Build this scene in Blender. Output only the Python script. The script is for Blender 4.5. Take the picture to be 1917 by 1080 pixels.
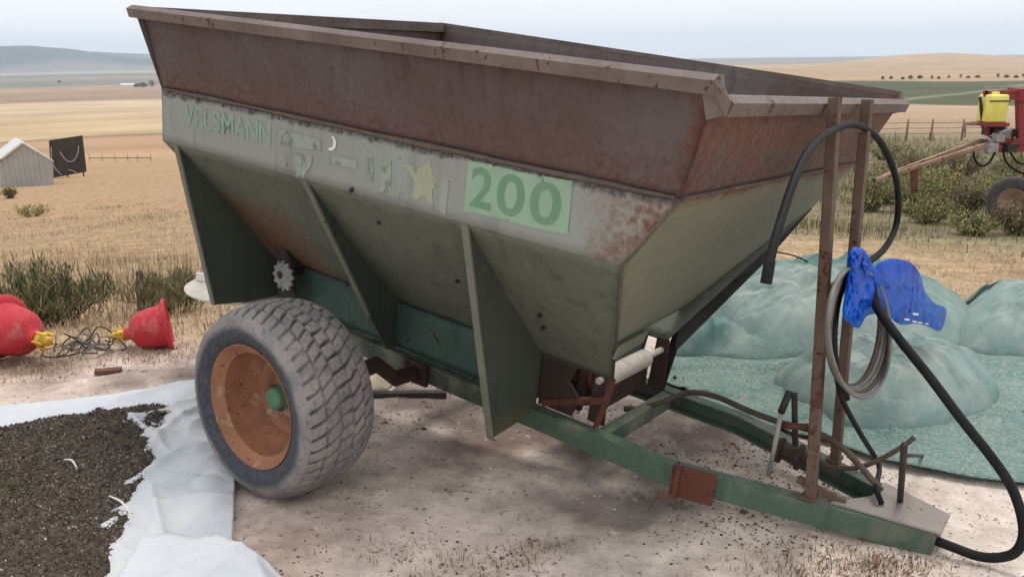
import bpy, bmesh, math, random
import numpy as np
from mathutils import Matrix, Vector, Euler
random.seed(7); RNG=np.random.default_rng(7)
R=math.radians
scene=bpy.context.scene
for o in list(bpy.data.objects): bpy.data.objects.remove(o)
COL=scene.collection
# ---------------------------------------------------------------- camera
F_PX=1551.588; CAM_H=1.6666; PITCH=math.atan2(540-110.2389,F_PX); ROLL=R(-0.723)
cam_d=bpy.data.cameras.new('camera'); cam_o=bpy.data.objects.new('camera',cam_d); COL.objects.link(cam_o)
cam_d.sensor_width=36; cam_d.lens=F_PX/1917*36; cam_d.clip_start=.05; cam_d.clip_end=60000
cam_o.location=(0,0,CAM_H)
cam_o.rotation_euler=(Matrix.Rotation(math.pi/2-PITCH,3,'X')@Matrix.Rotation(-ROLL*-1,3,'Z')).to_euler()
scene.camera=cam_o
scene.render.resolution_x=1024; scene.render.resolution_y=576
# ---------------------------------------------------------------- sky, sun, exposure
SUN_EL,SUN_AZ=R(70),R(38)      # azimuth clockwise from the view direction (+Y)
w=bpy.data.worlds.new('World'); scene.world=w; w.use_nodes=True
nt=w.node_tree; nt.nodes.clear()
def wn(t): return nt.nodes.new(t)
out=wn('ShaderNodeOutputWorld'); bg=wn('ShaderNodeBackground'); sky=wn('ShaderNodeTexSky')
sky.sky_type='NISHITA'; sky.sun_disc=False; sky.sun_elevation=SUN_EL; sky.sun_rotation=SUN_AZ
sky.air_density=1.2; sky.dust_density=3.0; sky.ozone_density=1.0
tc=wn('ShaderNodeTexCoord'); mp=wn('ShaderNodeMapping'); mp.inputs['Scale'].default_value=(1.5,1.5,5)
cn=wn('ShaderNodeTexNoise'); cn.inputs['Scale'].default_value=2.0; cn.inputs['Detail'].default_value=5; cn.inputs['Roughness'].default_value=.55
rp=wn('ShaderNodeValToRGB'); rp.color_ramp.elements[0].position=.33; rp.color_ramp.elements[0].color=(.92,.92,.92,1)
rp.color_ramp.elements[1].position=.58; rp.color_ramp.elements[1].color=(1,1,1,1)
mx=wn('ShaderNodeMix'); mx.data_type='RGBA'
mx.inputs['B'].default_value=(11.3,11.35,11.6,1)
nt.links.new(tc.outputs['Generated'],mp.inputs['Vector']); nt.links.new(mp.outputs[0],cn.inputs['Vector'])
nt.links.new(cn.outputs['Fac'],rp.inputs[0]); nt.links.new(rp.outputs[0],mx.inputs['Factor'])
nt.links.new(sky.outputs[0],mx.inputs['A']); nt.links.new(mx.outputs['Result'],bg.inputs['Color'])
bg.inputs['Strength'].default_value=.1
nt.links.new(bg.outputs[0],out.inputs['Surface'])
sd=bpy.data.lights.new('sun','SUN'); sd.energy=1.7; sd.angle=R(20); sd.color=(1,.95,.88)
so=bpy.data.objects.new('sun',sd); COL.objects.link(so)
sdir=Vector((math.sin(SUN_AZ)*math.cos(SUN_EL),math.cos(SUN_AZ)*math.cos(SUN_EL),math.sin(SUN_EL)))
so.rotation_euler=sdir.to_track_quat('Z','Y').to_euler(); so.location=(4,6,12)
vs=scene.view_settings; vs.view_transform='Standard'; vs.look='None'; vs.exposure=0; vs.gamma=1; vs.use_curve_mapping=False
scene.cycles.max_bounces=6; scene.cycles.diffuse_bounces=2; scene.cycles.volume_bounces=1

# ---------------------------------------------------------------- pixel helpers (a pixel gives a direction only)
FW=np.array([0,math.cos(PITCH),-math.sin(PITCH)]); UP=np.array([0,math.sin(PITCH),math.cos(PITCH)])
def ray(u,v):
    a,b=u-958.5,v-540
    x=a*math.cos(ROLL)+b*math.sin(ROLL); y=-a*math.sin(ROLL)+b*math.cos(ROLL)
    d=np.array([x/F_PX,0,0])+FW-y/F_PX*UP
    return d/np.linalg.norm(d)
CO=np.array([0,0,CAM_H])
def atY(u,v,Y):
    d=ray(u,v); return CO+d*(Y/d[1])
# trailer pose
TP,TT,TK=R(-37.2498),R(6.0818),R(-2.8821); WR=0.3726
TM=np.array(Matrix.Rotation(TP,3,'Z')@Matrix.Rotation(TT,3,'Y')@Matrix.Rotation(TK,3,'X'))
TO=np.array([-.2146,3.8556,WR])
def loc(u,v,n,val):
    """trailer-local point where the pixel's ray meets the local plane n.p = val"""
    n=np.array(n,float); o=TM.T@(CO-TO); d=TM.T@ray(u,v)
    return o+d*((val-n@o)/(n@d))
def t2w(p): return TM@np.array(p,float)+TO

# ---------------------------------------------------------------- value noise (numpy) for relief
_perm=np.random.default_rng(3).random((256,256))
def vn2(x,y):
    xi=np.floor(x).astype(int); yi=np.floor(y).astype(int); fx=x-xi; fy=y-yi
    fx=fx*fx*(3-2*fx); fy=fy*fy*(3-2*fy); P=_perm
    a=P[xi&255,yi&255]; b=P[(xi+1)&255,yi&255]; c=P[xi&255,(yi+1)&255]; d=P[(xi+1)&255,(yi+1)&255]
    return (a*(1-fx)+b*fx)*(1-fy)+(c*(1-fx)+d*fx)*fy-.5
def fbm(x,y,s,o=4,g=.5):
    x=np.asarray(x,float);y=np.asarray(y,float)
    t=0;a=1
    for i in range(o):
        t=t+a*vn2(x/s+17.3*i,y/s+9.1*i); a*=g; s*=.5
    return t
# ---------------------------------------------------------------- terrain
nw,fw_,ns=t2w((0,-1.12,-WR)),t2w((0,1.12,-WR)),t2w((2.12,-.05,-.148))
_A=np.linalg.solve(np.array([[p[0],p[1],1] for p in (nw,fw_,ns)]),np.array([p[2]+.006 for p in (nw,fw_,ns)]))
LT=np.array([(0,0),(5,-.12),(8,-.42),(12,-.95),(20,-2.0),(30,-3.2),(40,-4.35),(60,-6.2),(120,-11),(250,-17),(450,-22),(720,-25),(1200,-29),(2500,-33),(4300,-30),(5500,-20),(8000,0),(25000,0)])
RT=np.array([(0,0),(5,-.12),(8,-.36),(12.5,-.74),(20,-1.3),(30,-1.8),(45,-2.4),(80,-4.2),(200,-9),(320,-10),(440,-9.8),(800,-13),(1200,-17),(1700,-20),(2300,-24),(4000,-22),(6000,-20),(25000,-20)])
def sst(a,b,x):
    t=np.clip((x-a)/(b-a),0,1); return t*t*(3-2*t)
def terrain(x,y):
    x=np.asarray(x,float);y=np.asarray(y,float)
    d=np.hypot(x,y); az=np.degrees(np.arctan2(x,y))
    k=sst(-20,16,az)*(1-sst(120,170,az))
    zl=np.interp(d,LT[:,0],LT[:,1]); zr=np.interp(d,RT[:,0],RT[:,1])
    zf=zl*(1-k)+zr*k
    pl=_A[0]*x+_A[1]*y+_A[2]
    b=sst(4.6,8.0,d)
    z=pl*(1-b)+zf*b
    # far mountains on the left, low ridges elsewhere
    m1=np.interp(az,[-60,-36,-31,-27,-23,-18,0,40],[270,290,270,205,120,40,10,8])
    z=z+.46*m1*np.exp(-((d-5000)/420)**2)*(1+.5*fbm(az*1.0,d*0+3,9,4))
    m2=np.interp(az,[-60,-30,-22,-10,10,20,40],[400,380,240,80,20,15,15])
    z=z+.33*m2*np.exp(-((d-6900)/500)**2)*(1+.4*fbm(az+70,d*0+3,12,4))
    hm=np.interp(az,[5,16,20,24,27,32,45],[0,0,5,20,24,12,3])
    z=z+hm*np.exp(-((d-1900)/420)**2)*(1-b*0)
    z=z+sst(60,400,d)*2.0*fbm(x,y,350,3)*np.clip(1-d/9000,0,1)
    z=z+sst(7,14,d)*.16*fbm(x,y,3.2,3)*np.clip(1-d/200,0,1)
    return z
def gz(x,y): return float(terrain(x,y))
def gnd(u,v,lift=0.):
    d=ray(u,v); t=.5
    p=CO+d*t
    while p[2]>gz(p[0],p[1])+lift and t<30000:
        t*=1.01; p=CO+d*t
    a,b=t/1.01,t
    for _ in range(30):
        m=(a+b)/2; p=CO+d*m
        if p[2]>gz(p[0],p[1])+lift: a=m
        else: b=m
    return CO+d*((a+b)/2)
# ---------------------------------------------------------------- materials
def S(r,g,b,k=1.0):
    f=lambda c:((c/255)/12.92 if c/255<=.04045 else ((c/255+.055)/1.055)**2.4)*k
    return (f(r),f(g),f(b),1)
class NT:
    def __init__(s,name):
        s.m=bpy.data.materials.new(name); s.m.use_nodes=True; s.t=s.m.node_tree; s.t.nodes.clear()
        s.o=s.n('ShaderNodeOutputMaterial'); s.b=s.n('ShaderNodeBsdfPrincipled'); s.l(s.b.outputs[0],s.o.inputs['Surface'])
        s.tc=s.n('ShaderNodeTexCoord')
    def n(s,t): return s.t.nodes.new(t)
    def l(s,a,b): s.t.links.new(a,b)
    def put(s,v,sock):
        if hasattr(v,'is_linked') or isinstance(v,bpy.types.NodeSocket): s.l(v,sock)
        else: sock.default_value=v
    def vec(s,scale=(1,1,1),loc=(0,0,0),space='Object'):
        m=s.n('ShaderNodeMapping'); m.inputs['Scale'].default_value=scale; m.inputs['Location'].default_value=loc
        s.l(s.tc.outputs[space],m.inputs['Vector']); return m.outputs[0]
    def noise(s,scale,detail=4,rough=.55,v=None,dist=0):
        n=s.n('ShaderNodeTexNoise'); n.inputs['Scale'].default_value=scale; n.inputs['Detail'].default_value=detail
        n.inputs['Roughness'].default_value=rough; n.inputs['Distortion'].default_value=dist
        s.l(v if v is not None else s.tc.outputs['Object'],n.inputs['Vector']); return n.outputs['Fac']
    def voro(s,scale,v=None,rand=1.):
        n=s.n('ShaderNodeTexVoronoi'); n.inputs['Scale'].default_value=scale; n.inputs['Randomness'].default_value=rand
        s.l(v if v is not None else s.tc.outputs['Object'],n.inputs['Vector']); return n.outputs['Distance']
    def ramp(s,v,a,b,ca=(0,0,0,1),cb=(1,1,1,1)):
        r=s.n('ShaderNodeValToRGB'); e=r.color_ramp.elements; e[0].position=a; e[1].position=b; e[0].color=ca; e[1].color=cb
        s.l(v,r.inputs[0]); return r.outputs[0]
    def mix(s,f,a,b,mode='MIX'):
        m=s.n('ShaderNodeMix'); m.data_type='RGBA'; m.blend_type=mode
        s.put(f,m.inputs['Factor']); s.put(a,m.inputs['A']); s.put(b,m.inputs['B']); return m.outputs['Result']
    def math(s,op,a,b=0.,c=0.):
        m=s.n('ShaderNodeMath'); m.operation=op; s.put(a,m.inputs[0]); s.put(b,m.inputs[1]); s.put(c,m.inputs[2]); return m.outputs[0]
    def rng(s,v,a,b,lo=0.,hi=1.):
        m=s.n('ShaderNodeMapRange'); m.interpolation_type='SMOOTHSTEP'
        s.l(v,m.inputs[0]); m.inputs[1].default_value=a; m.inputs[2].default_value=b; m.inputs[3].default_value=lo; m.inputs[4].default_value=hi
        return m.outputs[0]
    def xyz(s,space='Object'):
        x=s.n('ShaderNodeSeparateXYZ'); s.l(s.tc.outputs[space],x.inputs[0]); return x.outputs
    def fin(s,color,rough=.7,metal=0.,bump=None,bs=.3,bd=.01,spec=.3):
        s.put(color,s.b.inputs['Base Color']); s.put(rough,s.b.inputs['Roughness']); s.put(metal,s.b.inputs['Metallic'])
        s.b.inputs['Specular IOR Level'].default_value=spec
        if bump is not None:
            b=s.n('ShaderNodeBump'); b.inputs['Strength'].default_value=bs; b.inputs['Distance'].default_value=bd
            s.l(bump,b.inputs['Height']); s.l(b.outputs[0],s.b.inputs['Normal'])
        return s.m
def flat(name,c,rough=.7,var=.25,scale=9,bump=.2,spec=.3,metal=0.,bd=.004):
    t=NT(name); n=t.noise(scale,6,.6); n2=t.noise(scale*9,3)
    k=t.math('ADD',t.math('MULTIPLY',n,.7),t.math('MULTIPLY',n2,.3))
    d=tuple(x*(1-var) for x in c[:3])+(1,); l=tuple(min(1,x*(1+var)) for x in c[:3])+(1,)
    return t.fin(t.ramp(k,.35,.65,d,l),rough,metal,n2,bump,bd,spec)
def metal_paint(name,c1,c2,rust=S(96,56,38),amount=.45,streak=.5,stains=(),rough=.62,scale=2.2,dust=None,soft=.04):
    """weathered paint: two tones, vertical streaks, chipped rust; stains = (colour, [(axis,a,b),...]) local patches"""
    t=NT(name)
    n=t.noise(scale,7,.62); st=t.noise(4,5,.6,t.vec((5,5,.55))); fine=t.noise(46,5,.65); mid=t.noise(9,6,.6,dist=.6)
    base=t.mix(t.ramp(n,.36,.64),c1,c2)
    base=t.mix(t.math('MULTIPLY',t.rng(st,.5,.72),streak),base,tuple(x*.55 for x in c1[:3])+(1,))
    base=t.mix(t.math('MULTIPLY',t.rng(t.noise(4,5,.6,t.vec((4,4,.45),(9,4,2))),.55,.75),streak*.7),base,tuple(min(1,x*1.45) for x in c2[:3])+(1,))
    X=t.xyz()
    for colr,conds,soft in stains:
        m=None
        for ax,a,b in conds:
            q=t.rng(t.math('ADD',X['XYZ'.index(ax)],t.math('MULTIPLY',t.math('SUBTRACT',mid,.5),soft)),a,b)
            m=q if m is None else t.math('MULTIPLY',m,q)
        m=t.math('MULTIPLY',m,t.rng(t.math('ADD',t.math('MULTIPLY',fine,.6),t.math('MULTIPLY',mid,.4)),.40,.58,.35,1.))
        base=t.mix(m,base,t.mix(t.ramp(fine,.35,.65),colr,tuple(x*.6 for x in colr[:3])+(1,)))
    rm=t.math('ADD',t.math('MULTIPLY',mid,.6),t.math('MULTIPLY',fine,.4))
    rmask=t.rng(rm,.66-amount*.25,.66+soft-amount*.22)
    rc=t.mix(t.ramp(fine,.3,.7),rust,tuple(x*.45 for x in rust[:3])+(1,))
    base=t.mix(rmask,base,rc)
    if dust is not None:
        base=t.mix(t.math('MULTIPLY',t.rng(t.noise(6,5),.45,.7),.5),base,dust)
    h=t.math('ADD',t.math('MULTIPLY',fine,.3),t.math('MULTIPLY',rmask,-.4))
    h=t.math('ADD',h,t.math('MULTIPLY',t.noise(3.2,2),1.6))
    return t.fin(base,t.ramp(fine,.3,.7,(rough-.12,)*3+(1,),(rough+.18,)*3+(1,)),0.,h,.35,.006,.35)
M={}
M['flare']=metal_paint('rusty_flare',S(82,64,59),S(94,86,86),S(100,60,48),.5,.5,[(S(124,82,70),[('X',1.36,1.46)],.12),(S(104,80,76),[('Z',1.2,1.06)],.3)],scale=1.3,soft=.10)
M['band']=metal_paint('grey_band_paint',S(146,142,138,1.0),S(138,146,140,1.05),S(110,64,48),.22,.35,
    [(S(134,104,90),[('X',1.02,1.30)],.25),(S(122,118,114,.7),[('Z',.985,1.0)],.06)],scale=1.4)
M['slope']=metal_paint('olive_hopper_paint',S(90,97,86),S(104,108,96),S(88,62,48),.17,.6,
    [(S(132,90,64),[('X',-.35,-.85),('Z',.62,.5)],.4)],scale=1.3)
M['front']=metal_paint('khaki_front_paint',S(128,126,108),S(118,120,104),S(108,68,50),.2,.35,[(S(126,72,52),[('Z',.97,1.02)],.08)],scale=1.4)
M['gusset']=metal_paint('dark_green_gusset',S(62,70,62),S(76,82,72),S(80,58,44),.22,.5,[(S(110,104,66),[('Z',.02,-.12)],.15)],scale=1.6)
M['green']=metal_paint('green_chassis_paint',S(70,92,77),S(86,106,91),S(100,70,52),.3,.45,[(S(74,80,72),[('X',.78,.5)],.3)],scale=2.2,dust=S(150,138,126))
M['trough']=metal_paint('teal_trough',S(60,82,75),S(74,94,86),S(72,52,42),.28,.5,scale=2)
M['lip']=metal_paint('rim_lip_rust',S(98,85,81),S(122,110,105),S(90,66,56),.32,.2,scale=3)
M['post']=metal_paint('brown_post',S(90,70,61),S(106,88,77),S(98,58,44),.5,.3,scale=4)
M['rust']=metal_paint('raw_rust',S(108,62,48),S(84,50,42),S(70,40,32),.5,.3,scale=5)
M['darkmetal']=flat('dark_machinery',S(58,54,52),.6,.5,8)
M['greymetal']=flat('grey_worn_metal',S(150,148,146),.5,.35,10)
M['hub']=flat('hub_green',S(88,122,98),.6,.25,14)
M['black']=flat('black_rubber_hose',S(34,34,35),.6,.35,14,spec=.15)
M['greyhose']=flat('grey_hose',S(118,116,112),.5,.3,14)
M['brownhose']=flat('brown_hose',S(84,72,62),.6,.3,14)
def rim_mat():
    t=NT('orange_rim_paint'); n=t.noise(6,6,.6); f=t.noise(40,4); st=t.noise(14,4,.6)
    c=t.mix(t.ramp(n,.35,.65),S(162,112,84),S(136,92,70)); c=t.mix(t.rng(st,.55,.7),c,S(172,138,114)); c=t.mix(t.rng(f,.62,.7),c,S(80,46,36))
    return t.fin(c,.6,0,f,.2,.004)
M['rim']=rim_mat()
def tyre_mat():
    t=NT('dusty_tyre_rubber'); n=t.noise(7,6,.6); f=t.noise(60,4,.6)
    at=t.n('ShaderNodeAttribute'); at.attribute_name='Col'; sp=t.n('ShaderNodeSeparateColor'); t.l(at.outputs['Color'],sp.inputs[0])
    c=t.mix(t.ramp(f,.3,.7),S(62,64,71),S(86,88,94))
    d=t.mix(t.ramp(n,.35,.65),S(122,118,119),S(150,144,141)); d=t.mix(t.rng(f,.5,.75),d,S(102,99,100))
    du=t.rng(t.math('ADD',sp.outputs[0],t.math('MULTIPLY',t.math('SUBTRACT',n,.5),.5)),.25,.75)
    c=t.mix(du,c,d); c=t.mix(t.math('MULTIPLY',sp.outputs[1],.85),c,S(58,56,58))
    return t.fin(c,.9,0,f,.35,.004,.15)
M['tyre']=tyre_mat()
def decal_mat(name,c,worn,amt=.5,sc=14):
    """flaking print: bare metal shows through where it has worn away"""
    t=NT(name); n=t.noise(sc,6,.7); v=t.noise(sc*2.2,5,.65,t.vec((1.2,1,.6))); big=t.noise(5,4,.6)
    k=t.math('ADD',t.math('ADD',t.math('MULTIPLY',n,.45),t.math('MULTIPLY',v,.3)),t.math('MULTIPLY',big,.25))
    m=t.rng(k,.62-amt*.25,.72-amt*.25)
    t.fin(t.mix(t.ramp(n,.3,.7),c,worn),.65,0,n,.1,.002); t.l(t.math('SUBTRACT',1.,m),t.b.inputs['Alpha'])
    return t.m
M['decal']=decal_mat('pale_green_decal',S(146,176,150),S(136,162,140),.28)
M['digit']=decal_mat('faded_green_digit',S(104,138,114),S(116,146,122),.22,22)
M['lettering']=decal_mat('worn_green_lettering',S(134,166,152),S(140,158,148),.40,26)
M['remnant']=decal_mat('worn_pale_remnant',S(146,160,148),S(148,152,144),.55,14)
M['star']=decal_mat('worn_yellow_star',S(158,164,136),S(152,156,138),.46,16)
M['white']=flat('white_scrap',S(225,222,215),.6,.1,10)
def plastic(name,c,c2,rough=.35,scale=5,sub=.0,bump=.25,spec=.4):
    t=NT(name); n=t.noise(scale,5,.6); f=t.noise(60,3)
    m=t.fin(t.mix(t.ramp(n,.35,.65),c,c2),rough,0,t.math('ADD',n,t.math('MULTIPLY',f,.15)),bump,.01,spec)
    if sub: t.b.inputs['Subsurface Weight'].default_value=sub; t.b.inputs['Subsurface Radius'].default_value=(.02,.02,.02)
    return m
def red_mat():
    t=NT('scuffed_red_plastic'); n=t.noise(5,6,.65); f=t.noise(38,5,.7)
    c=t.mix(t.ramp(n,.35,.65),S(198,60,70),S(178,44,54)); c=t.mix(t.math('MULTIPLY',t.rng(t.noise(9,6,.7),.5,.68),.55),c,S(196,128,118)); c=t.mix(t.math('MULTIPLY',t.rng(f,.58,.66),.5),c,S(150,118,100))
    return t.fin(c,.6,0,f,.1,.004,.25)
M['red']=red_mat()
M['yellow']=plastic('yellow_plastic',S(222,182,66),S(196,150,52),.5,10,bump=.1)
M['yellowtank']=plastic('yellow_tank_plastic',S(236,226,120),S(222,208,96),.5,4,bump=.05)
M['bag']=plastic('blue_plastic_bag',S(3,92,205),S(2,56,165),.25,9,bump=.2,spec=.08)
def tarp_mat():
    t=NT('green_shade_cloth'); n=t.noise(1.6,5,.55,dist=.4); f=t.noise(7,5,.6); w1=t.noise(1.0,2,.5,t.vec((260,260,60)))
    c=t.mix(t.ramp(n,.36,.62),S(102,130,124),S(156,169,164)); c=t.mix(t.math('MULTIPLY',t.rng(f,.52,.75),.5),c,S(92,122,117))
    c=t.mix(t.math('MULTIPLY',t.rng(t.noise(3,6,.65),.52,.7),.6),c,S(168,170,163))
    cr=t.math('ABSOLUTE',t.math('SUBTRACT',t.noise(4.5,3,.5,dist=1.2),.5)); cr=t.rng(cr,0.,.05,1.,0.); cr2=t.math('ABSOLUTE',t.math('SUBTRACT',t.noise(11,3,.5,t.vec((1,1,.6),(3,1,2)),dist=.8),.5)); cr2=t.rng(cr2,0.,.06,.5,0.)
    return t.fin(c,.9,0,t.math('ADD',t.math('ADD',cr,cr2),t.math('ADD',t.math('MULTIPLY',f,.4),t.math('MULTIPLY',w1,.3))),.16,.012,.08)
M['tarp']=tarp_mat()
def tarp_flat():
    t=NT('dusty_green_shade_cloth'); n=t.noise(2.4,6,.65); f=t.noise(26,5,.7)
    c=t.mix(t.ramp(n,.38,.62),S(84,120,114),S(112,138,132)); c=t.mix(t.math('MULTIPLY',t.rng(f,.48,.66),.45),c,S(150,154,147)); c=t.mix(t.math('MULTIPLY',t.rng(t.noise(70,4,.7),.5,.6),.55),c,S(176,172,162)); c=t.mix(t.rng(t.noise(90,3,.7),.63,.7),c,S(84,82,76))
    return t.fin(c,.8,0,f,.35,.008,.2)
M['tarpflat']=tarp_flat()
def sheet_mat():
    t=NT('white_woven_sheet'); n=t.noise(3,6,.6); f=t.noise(24,5,.6)
    c=t.mix(t.ramp(n,.35,.65),S(206,208,210),S(190,196,204)); c=t.mix(t.math('MULTIPLY',t.rng(f,.58,.75),.5),c,S(200,196,186))
    return t.fin(c,.6,0,t.math('ADD',n,t.math('MULTIPLY',f,.3)),.3,.02,.3)
M['sheet']=sheet_mat()
def attr_mat(name,rough=.9,vary=.35,scale=30,bump=None,trans=0.):
    t=NT(name); a=t.n('ShaderNodeAttribute'); a.attribute_name='Col'
    n=t.noise(scale,4,.6)
    c=t.mix(1.,a.outputs['Color'],t.ramp(n,.3,.7,(1-vary,)*3+(1,),(1+vary,)*3+(1,)),'MULTIPLY')
    m=t.fin(c,rough,0,None,spec=.15)
    if trans:
        t.b.inputs['Transmission Weight'].default_value=0
    return m
M['grass']=attr_mat('dry_grass',.9,.2)
M['granule']=attr_mat('seed_granules',.8,.3)
M['leaf']=attr_mat('shrub_leaves',.75,.25)
# ---------------------------------------------------------------- mesh helpers
def obj(name,verts,faces,mat,parent=None,smooth=False,cols=None):
    me=bpy.data.meshes.new(name)
    me.from_pydata([tuple(map(float,v)) for v in verts],[],[tuple(map(int,f)) for f in faces]); me.update()
    return link(name,me,mat,parent,smooth,cols)
def link(name,me,mat,parent=None,smooth=False,cols=None):
    if mat is not None: me.materials.append(mat)
    if smooth: me.polygons.foreach_set('use_smooth',[True]*len(me.polygons))
    if cols is not None:
        at=me.color_attributes.new('Col','FLOAT_COLOR','POINT'); at.data.foreach_set('color',np.asarray(cols,np.float32).ravel())
    o=bpy.data.objects.new(name,me); COL.objects.link(o)
    if parent is not None: o.parent=parent
    return o
def fast_tris(name,V,F,mat,parent=None,cols=None,smooth=False):
    V=np.asarray(V,np.float32); F=np.asarray(F,np.int32); k=F.shape[1]
    me=bpy.data.meshes.new(name); me.vertices.add(len(V)); me.vertices.foreach_set('co',V.ravel())
    me.loops.add(F.size); me.loops.foreach_set('vertex_index',F.ravel())
    me.polygons.add(len(F)); me.polygons.foreach_set('loop_start',np.arange(len(F),dtype=np.int32)*k)
    me.polygons.foreach_set('loop_total',np.full(len(F),k,np.int32))
    me.update(calc_edges=True); me.validate()
    return link(name,me,mat,parent,smooth,cols)
def tag(o,label=None,cat=None,group=None,kind=None):
    if label: o['label']=label
    if cat: o['category']=cat
    if group: o['group']=group
    if kind: o['kind']=kind
    return o
def empty(name,p,rz=0):
    o=bpy.data.objects.new(name,None); COL.objects.link(o); o.location=tuple(map(float,p)); o.rotation_euler=(0,0,rz); o.empty_display_size=.1
    return o
class MB:
    def __init__(s): s.v=[]; s.f=[]
    def add(s,V,Fs):
        n=len(s.v); s.v+= [tuple(map(float,p)) for p in V]; s.f+=[tuple(i+n for i in f) for f in Fs]; return s
    def box(s,a,b):
        (x0,y0,z0),(x1,y1,z1)=a,b
        return s.add([(x0,y0,z0),(x1,y0,z0),(x1,y1,z0),(x0,y1,z0),(x0,y0,z1),(x1,y0,z1),(x1,y1,z1),(x0,y1,z1)],
            [(3,2,1,0),(4,5,6,7),(0,1,5,4),(1,2,6,5),(2,3,7,6),(3,0,4,7)])
    def bar(s,p,q,wd,ht,up=(0,0,1),bev=.15):
        """bevelled rectangular bar from p to q"""
        p=np.array(p,float);q=np.array(q,float);d=(q-p)/np.linalg.norm(q-p)
        u=np.array(up,float)-d*(np.array(up,float)@d); u/=np.linalg.norm(u); r=np.cross(d,u)
        a,b=wd/2,ht/2; c=min(a,b)*bev
        sec=[(a-c,-b),(a,-b+c),(a,b-c),(a-c,b),(-a+c,b),(-a,b-c),(-a,-b+c),(-a+c,-b)]
        V=[e+r*x+u*y for e in (p,q) for x,y in sec]
        return s.add(V,[(i,(i+1)%8,8+(i+1)%8,8+i) for i in range(8)]+[tuple(range(7,-1,-1)),tuple(range(8,16))])
    def tube(s,pts,r,n=8,closed=False,smooth_n=0):
        P=np.array(pts,float)
        if smooth_n: P=catmull(P,smooth_n)
        m=len(P); T=np.gradient(P,axis=0); T/=np.linalg.norm(T,axis=1)[:,None]+1e-12
        u=np.cross(T[0],[0.3,.2,1.]); u/=np.linalg.norm(u); V=[]
        rr=np.broadcast_to(np.asarray(r,float),(m,)) if np.ndim(r)==0 else np.interp(np.linspace(0,1,m),np.linspace(0,1,len(r)),r)
        for i in range(m):
            u=u-T[i]*(u@T[i]); u/=np.linalg.norm(u)+1e-12; b=np.cross(T[i],u)
            for k in range(n):
                a=2*math.pi*k/n; V.append(P[i]+rr[i]*(u*math.cos(a)+b*math.sin(a)))
        Fs=[(i*n+k,i*n+(k+1)%n,(i+1)*n+(k+1)%n,(i+1)*n+k) for i in range(m-1) for k in range(n)]
        Fs+=[tuple(range(n-1,-1,-1)),tuple((m-1)*n+k for k in range(n))]
        return s.add(V,Fs)
    def prism(s,poly,vec):
        n=len(poly); P=[np.array(p,float) for p in poly]; v=np.array(vec,float)
        V=[p-v/2 for p in P]+[p+v/2 for p in P]
        return s.add(V,[tuple(range(n-1,-1,-1)),tuple(range(n,2*n))]+[(i,(i+1)%n,n+(i+1)%n,n+i) for i in range(n)])
    def panel(s,a,b,c,d,nu,nv,th,amp=.004,seed=0,sc=.35,bow=0.):
        """sheet-metal panel: bilinear grid a-b (u) d-c, slightly dented, with thickness"""
        a,b,c,d=[np.array(p,float) for p in (a,b,c,d)]
        n=np.cross(b-a,d-a); n/=np.linalg.norm(n); L=np.linalg.norm(b-a);Hh=np.linalg.norm(d-a)
        V=[]
        for sd in (0,1):
            for j in range(nv+1):
                for i in range(nu+1):
                    u,v=i/nu,j/nv; p=(a*(1-u)+b*u)*(1-v)+(d*(1-u)+c*u)*v
                    e=min(1,6*min(u,1-u,v,1-v)+.0)
                    h=amp*2*float(fbm(u*L+seed*3.7,v*Hh+seed,sc,3))*e+bow*16*u*(1-u)*v*(1-v)
                    V.append(p+n*(h-th*sd))
        W=nu+1;O=W*(nv+1);Fs=[]
        for j in range(nv):
            for i in range(nu):
                k=j*W+i; Fs.append((k,k+1,k+W+1,k+W)); Fs.append((O+k+W,O+k+W+1,O+k+1,O+k))
        for i in range(nu):
            Fs.append((i+1,i,O+i,O+i+1)); k=nv*W+i; Fs.append((k,k+1,O+k+1,O+k))
        for j in range(nv):
            k=j*W; Fs.append((k,k+W,O+k+W,O+k)); k+=nu; Fs.append((k+W,k,O+k,O+k+W))
        return s.add(V,Fs)
    def lathe(s,prof,axis='z',n=24,org=(0,0,0)):
        V=[];m=len(prof)
        for k in range(n):
            a=2*math.pi*k/n
            for r,h in prof:
                x,y=r*math.cos(a),r*math.sin(a)
                p={'z':(x,y,h),'y':(x,h,y),'x':(h,x,y)}[axis]
                V.append(np.array(p)+np.array(org))
        Fs=[]
        for k in range(n):
            for i in range(m-1):
                q=(k*m+i,k*m+i+1,((k+1)%n)*m+i+1,((k+1)%n)*m+i)
                Fs.append(q if axis=='y' else q[::-1])
        return s.add(V,Fs)
    def build(s,name,mat,parent=None,smooth=False): return obj(name,s.v,s.f,mat,parent,smooth)
def catmull(P,n):
    P=np.asarray(P,float); Q=np.vstack([2*P[0]-P[1],P,2*P[-1]-P[-2]]); out=[]
    for i in range(1,len(Q)-2):
        p0,p1,p2,p3=Q[i-1:i+3]
        for t in np.linspace(0,1,n,endpoint=False):
            out.append(.5*((2*p1)+(-p0+p2)*t+(2*p0-5*p1+4*p2-p3)*t*t+(-p0+3*p1-3*p2+p3)*t**3))
    out.append(Q[-2]); return np.array(out)
def folds(X,Y,segs):
    """sharp creases: segs = (x,y,angle,half length,width,height)"""
    h=np.zeros(np.shape(X))
    for x,y,a,L,w_,hh in segs:
        dx,dy=X-x,Y-y; t=dx*math.cos(a)+dy*math.sin(a); d=np.abs(-dx*math.sin(a)+dy*math.cos(a))
        h=h+hh*np.exp(-d/w_)*np.clip(1-(np.abs(t)/L)**2,0,1)
    return h
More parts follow.
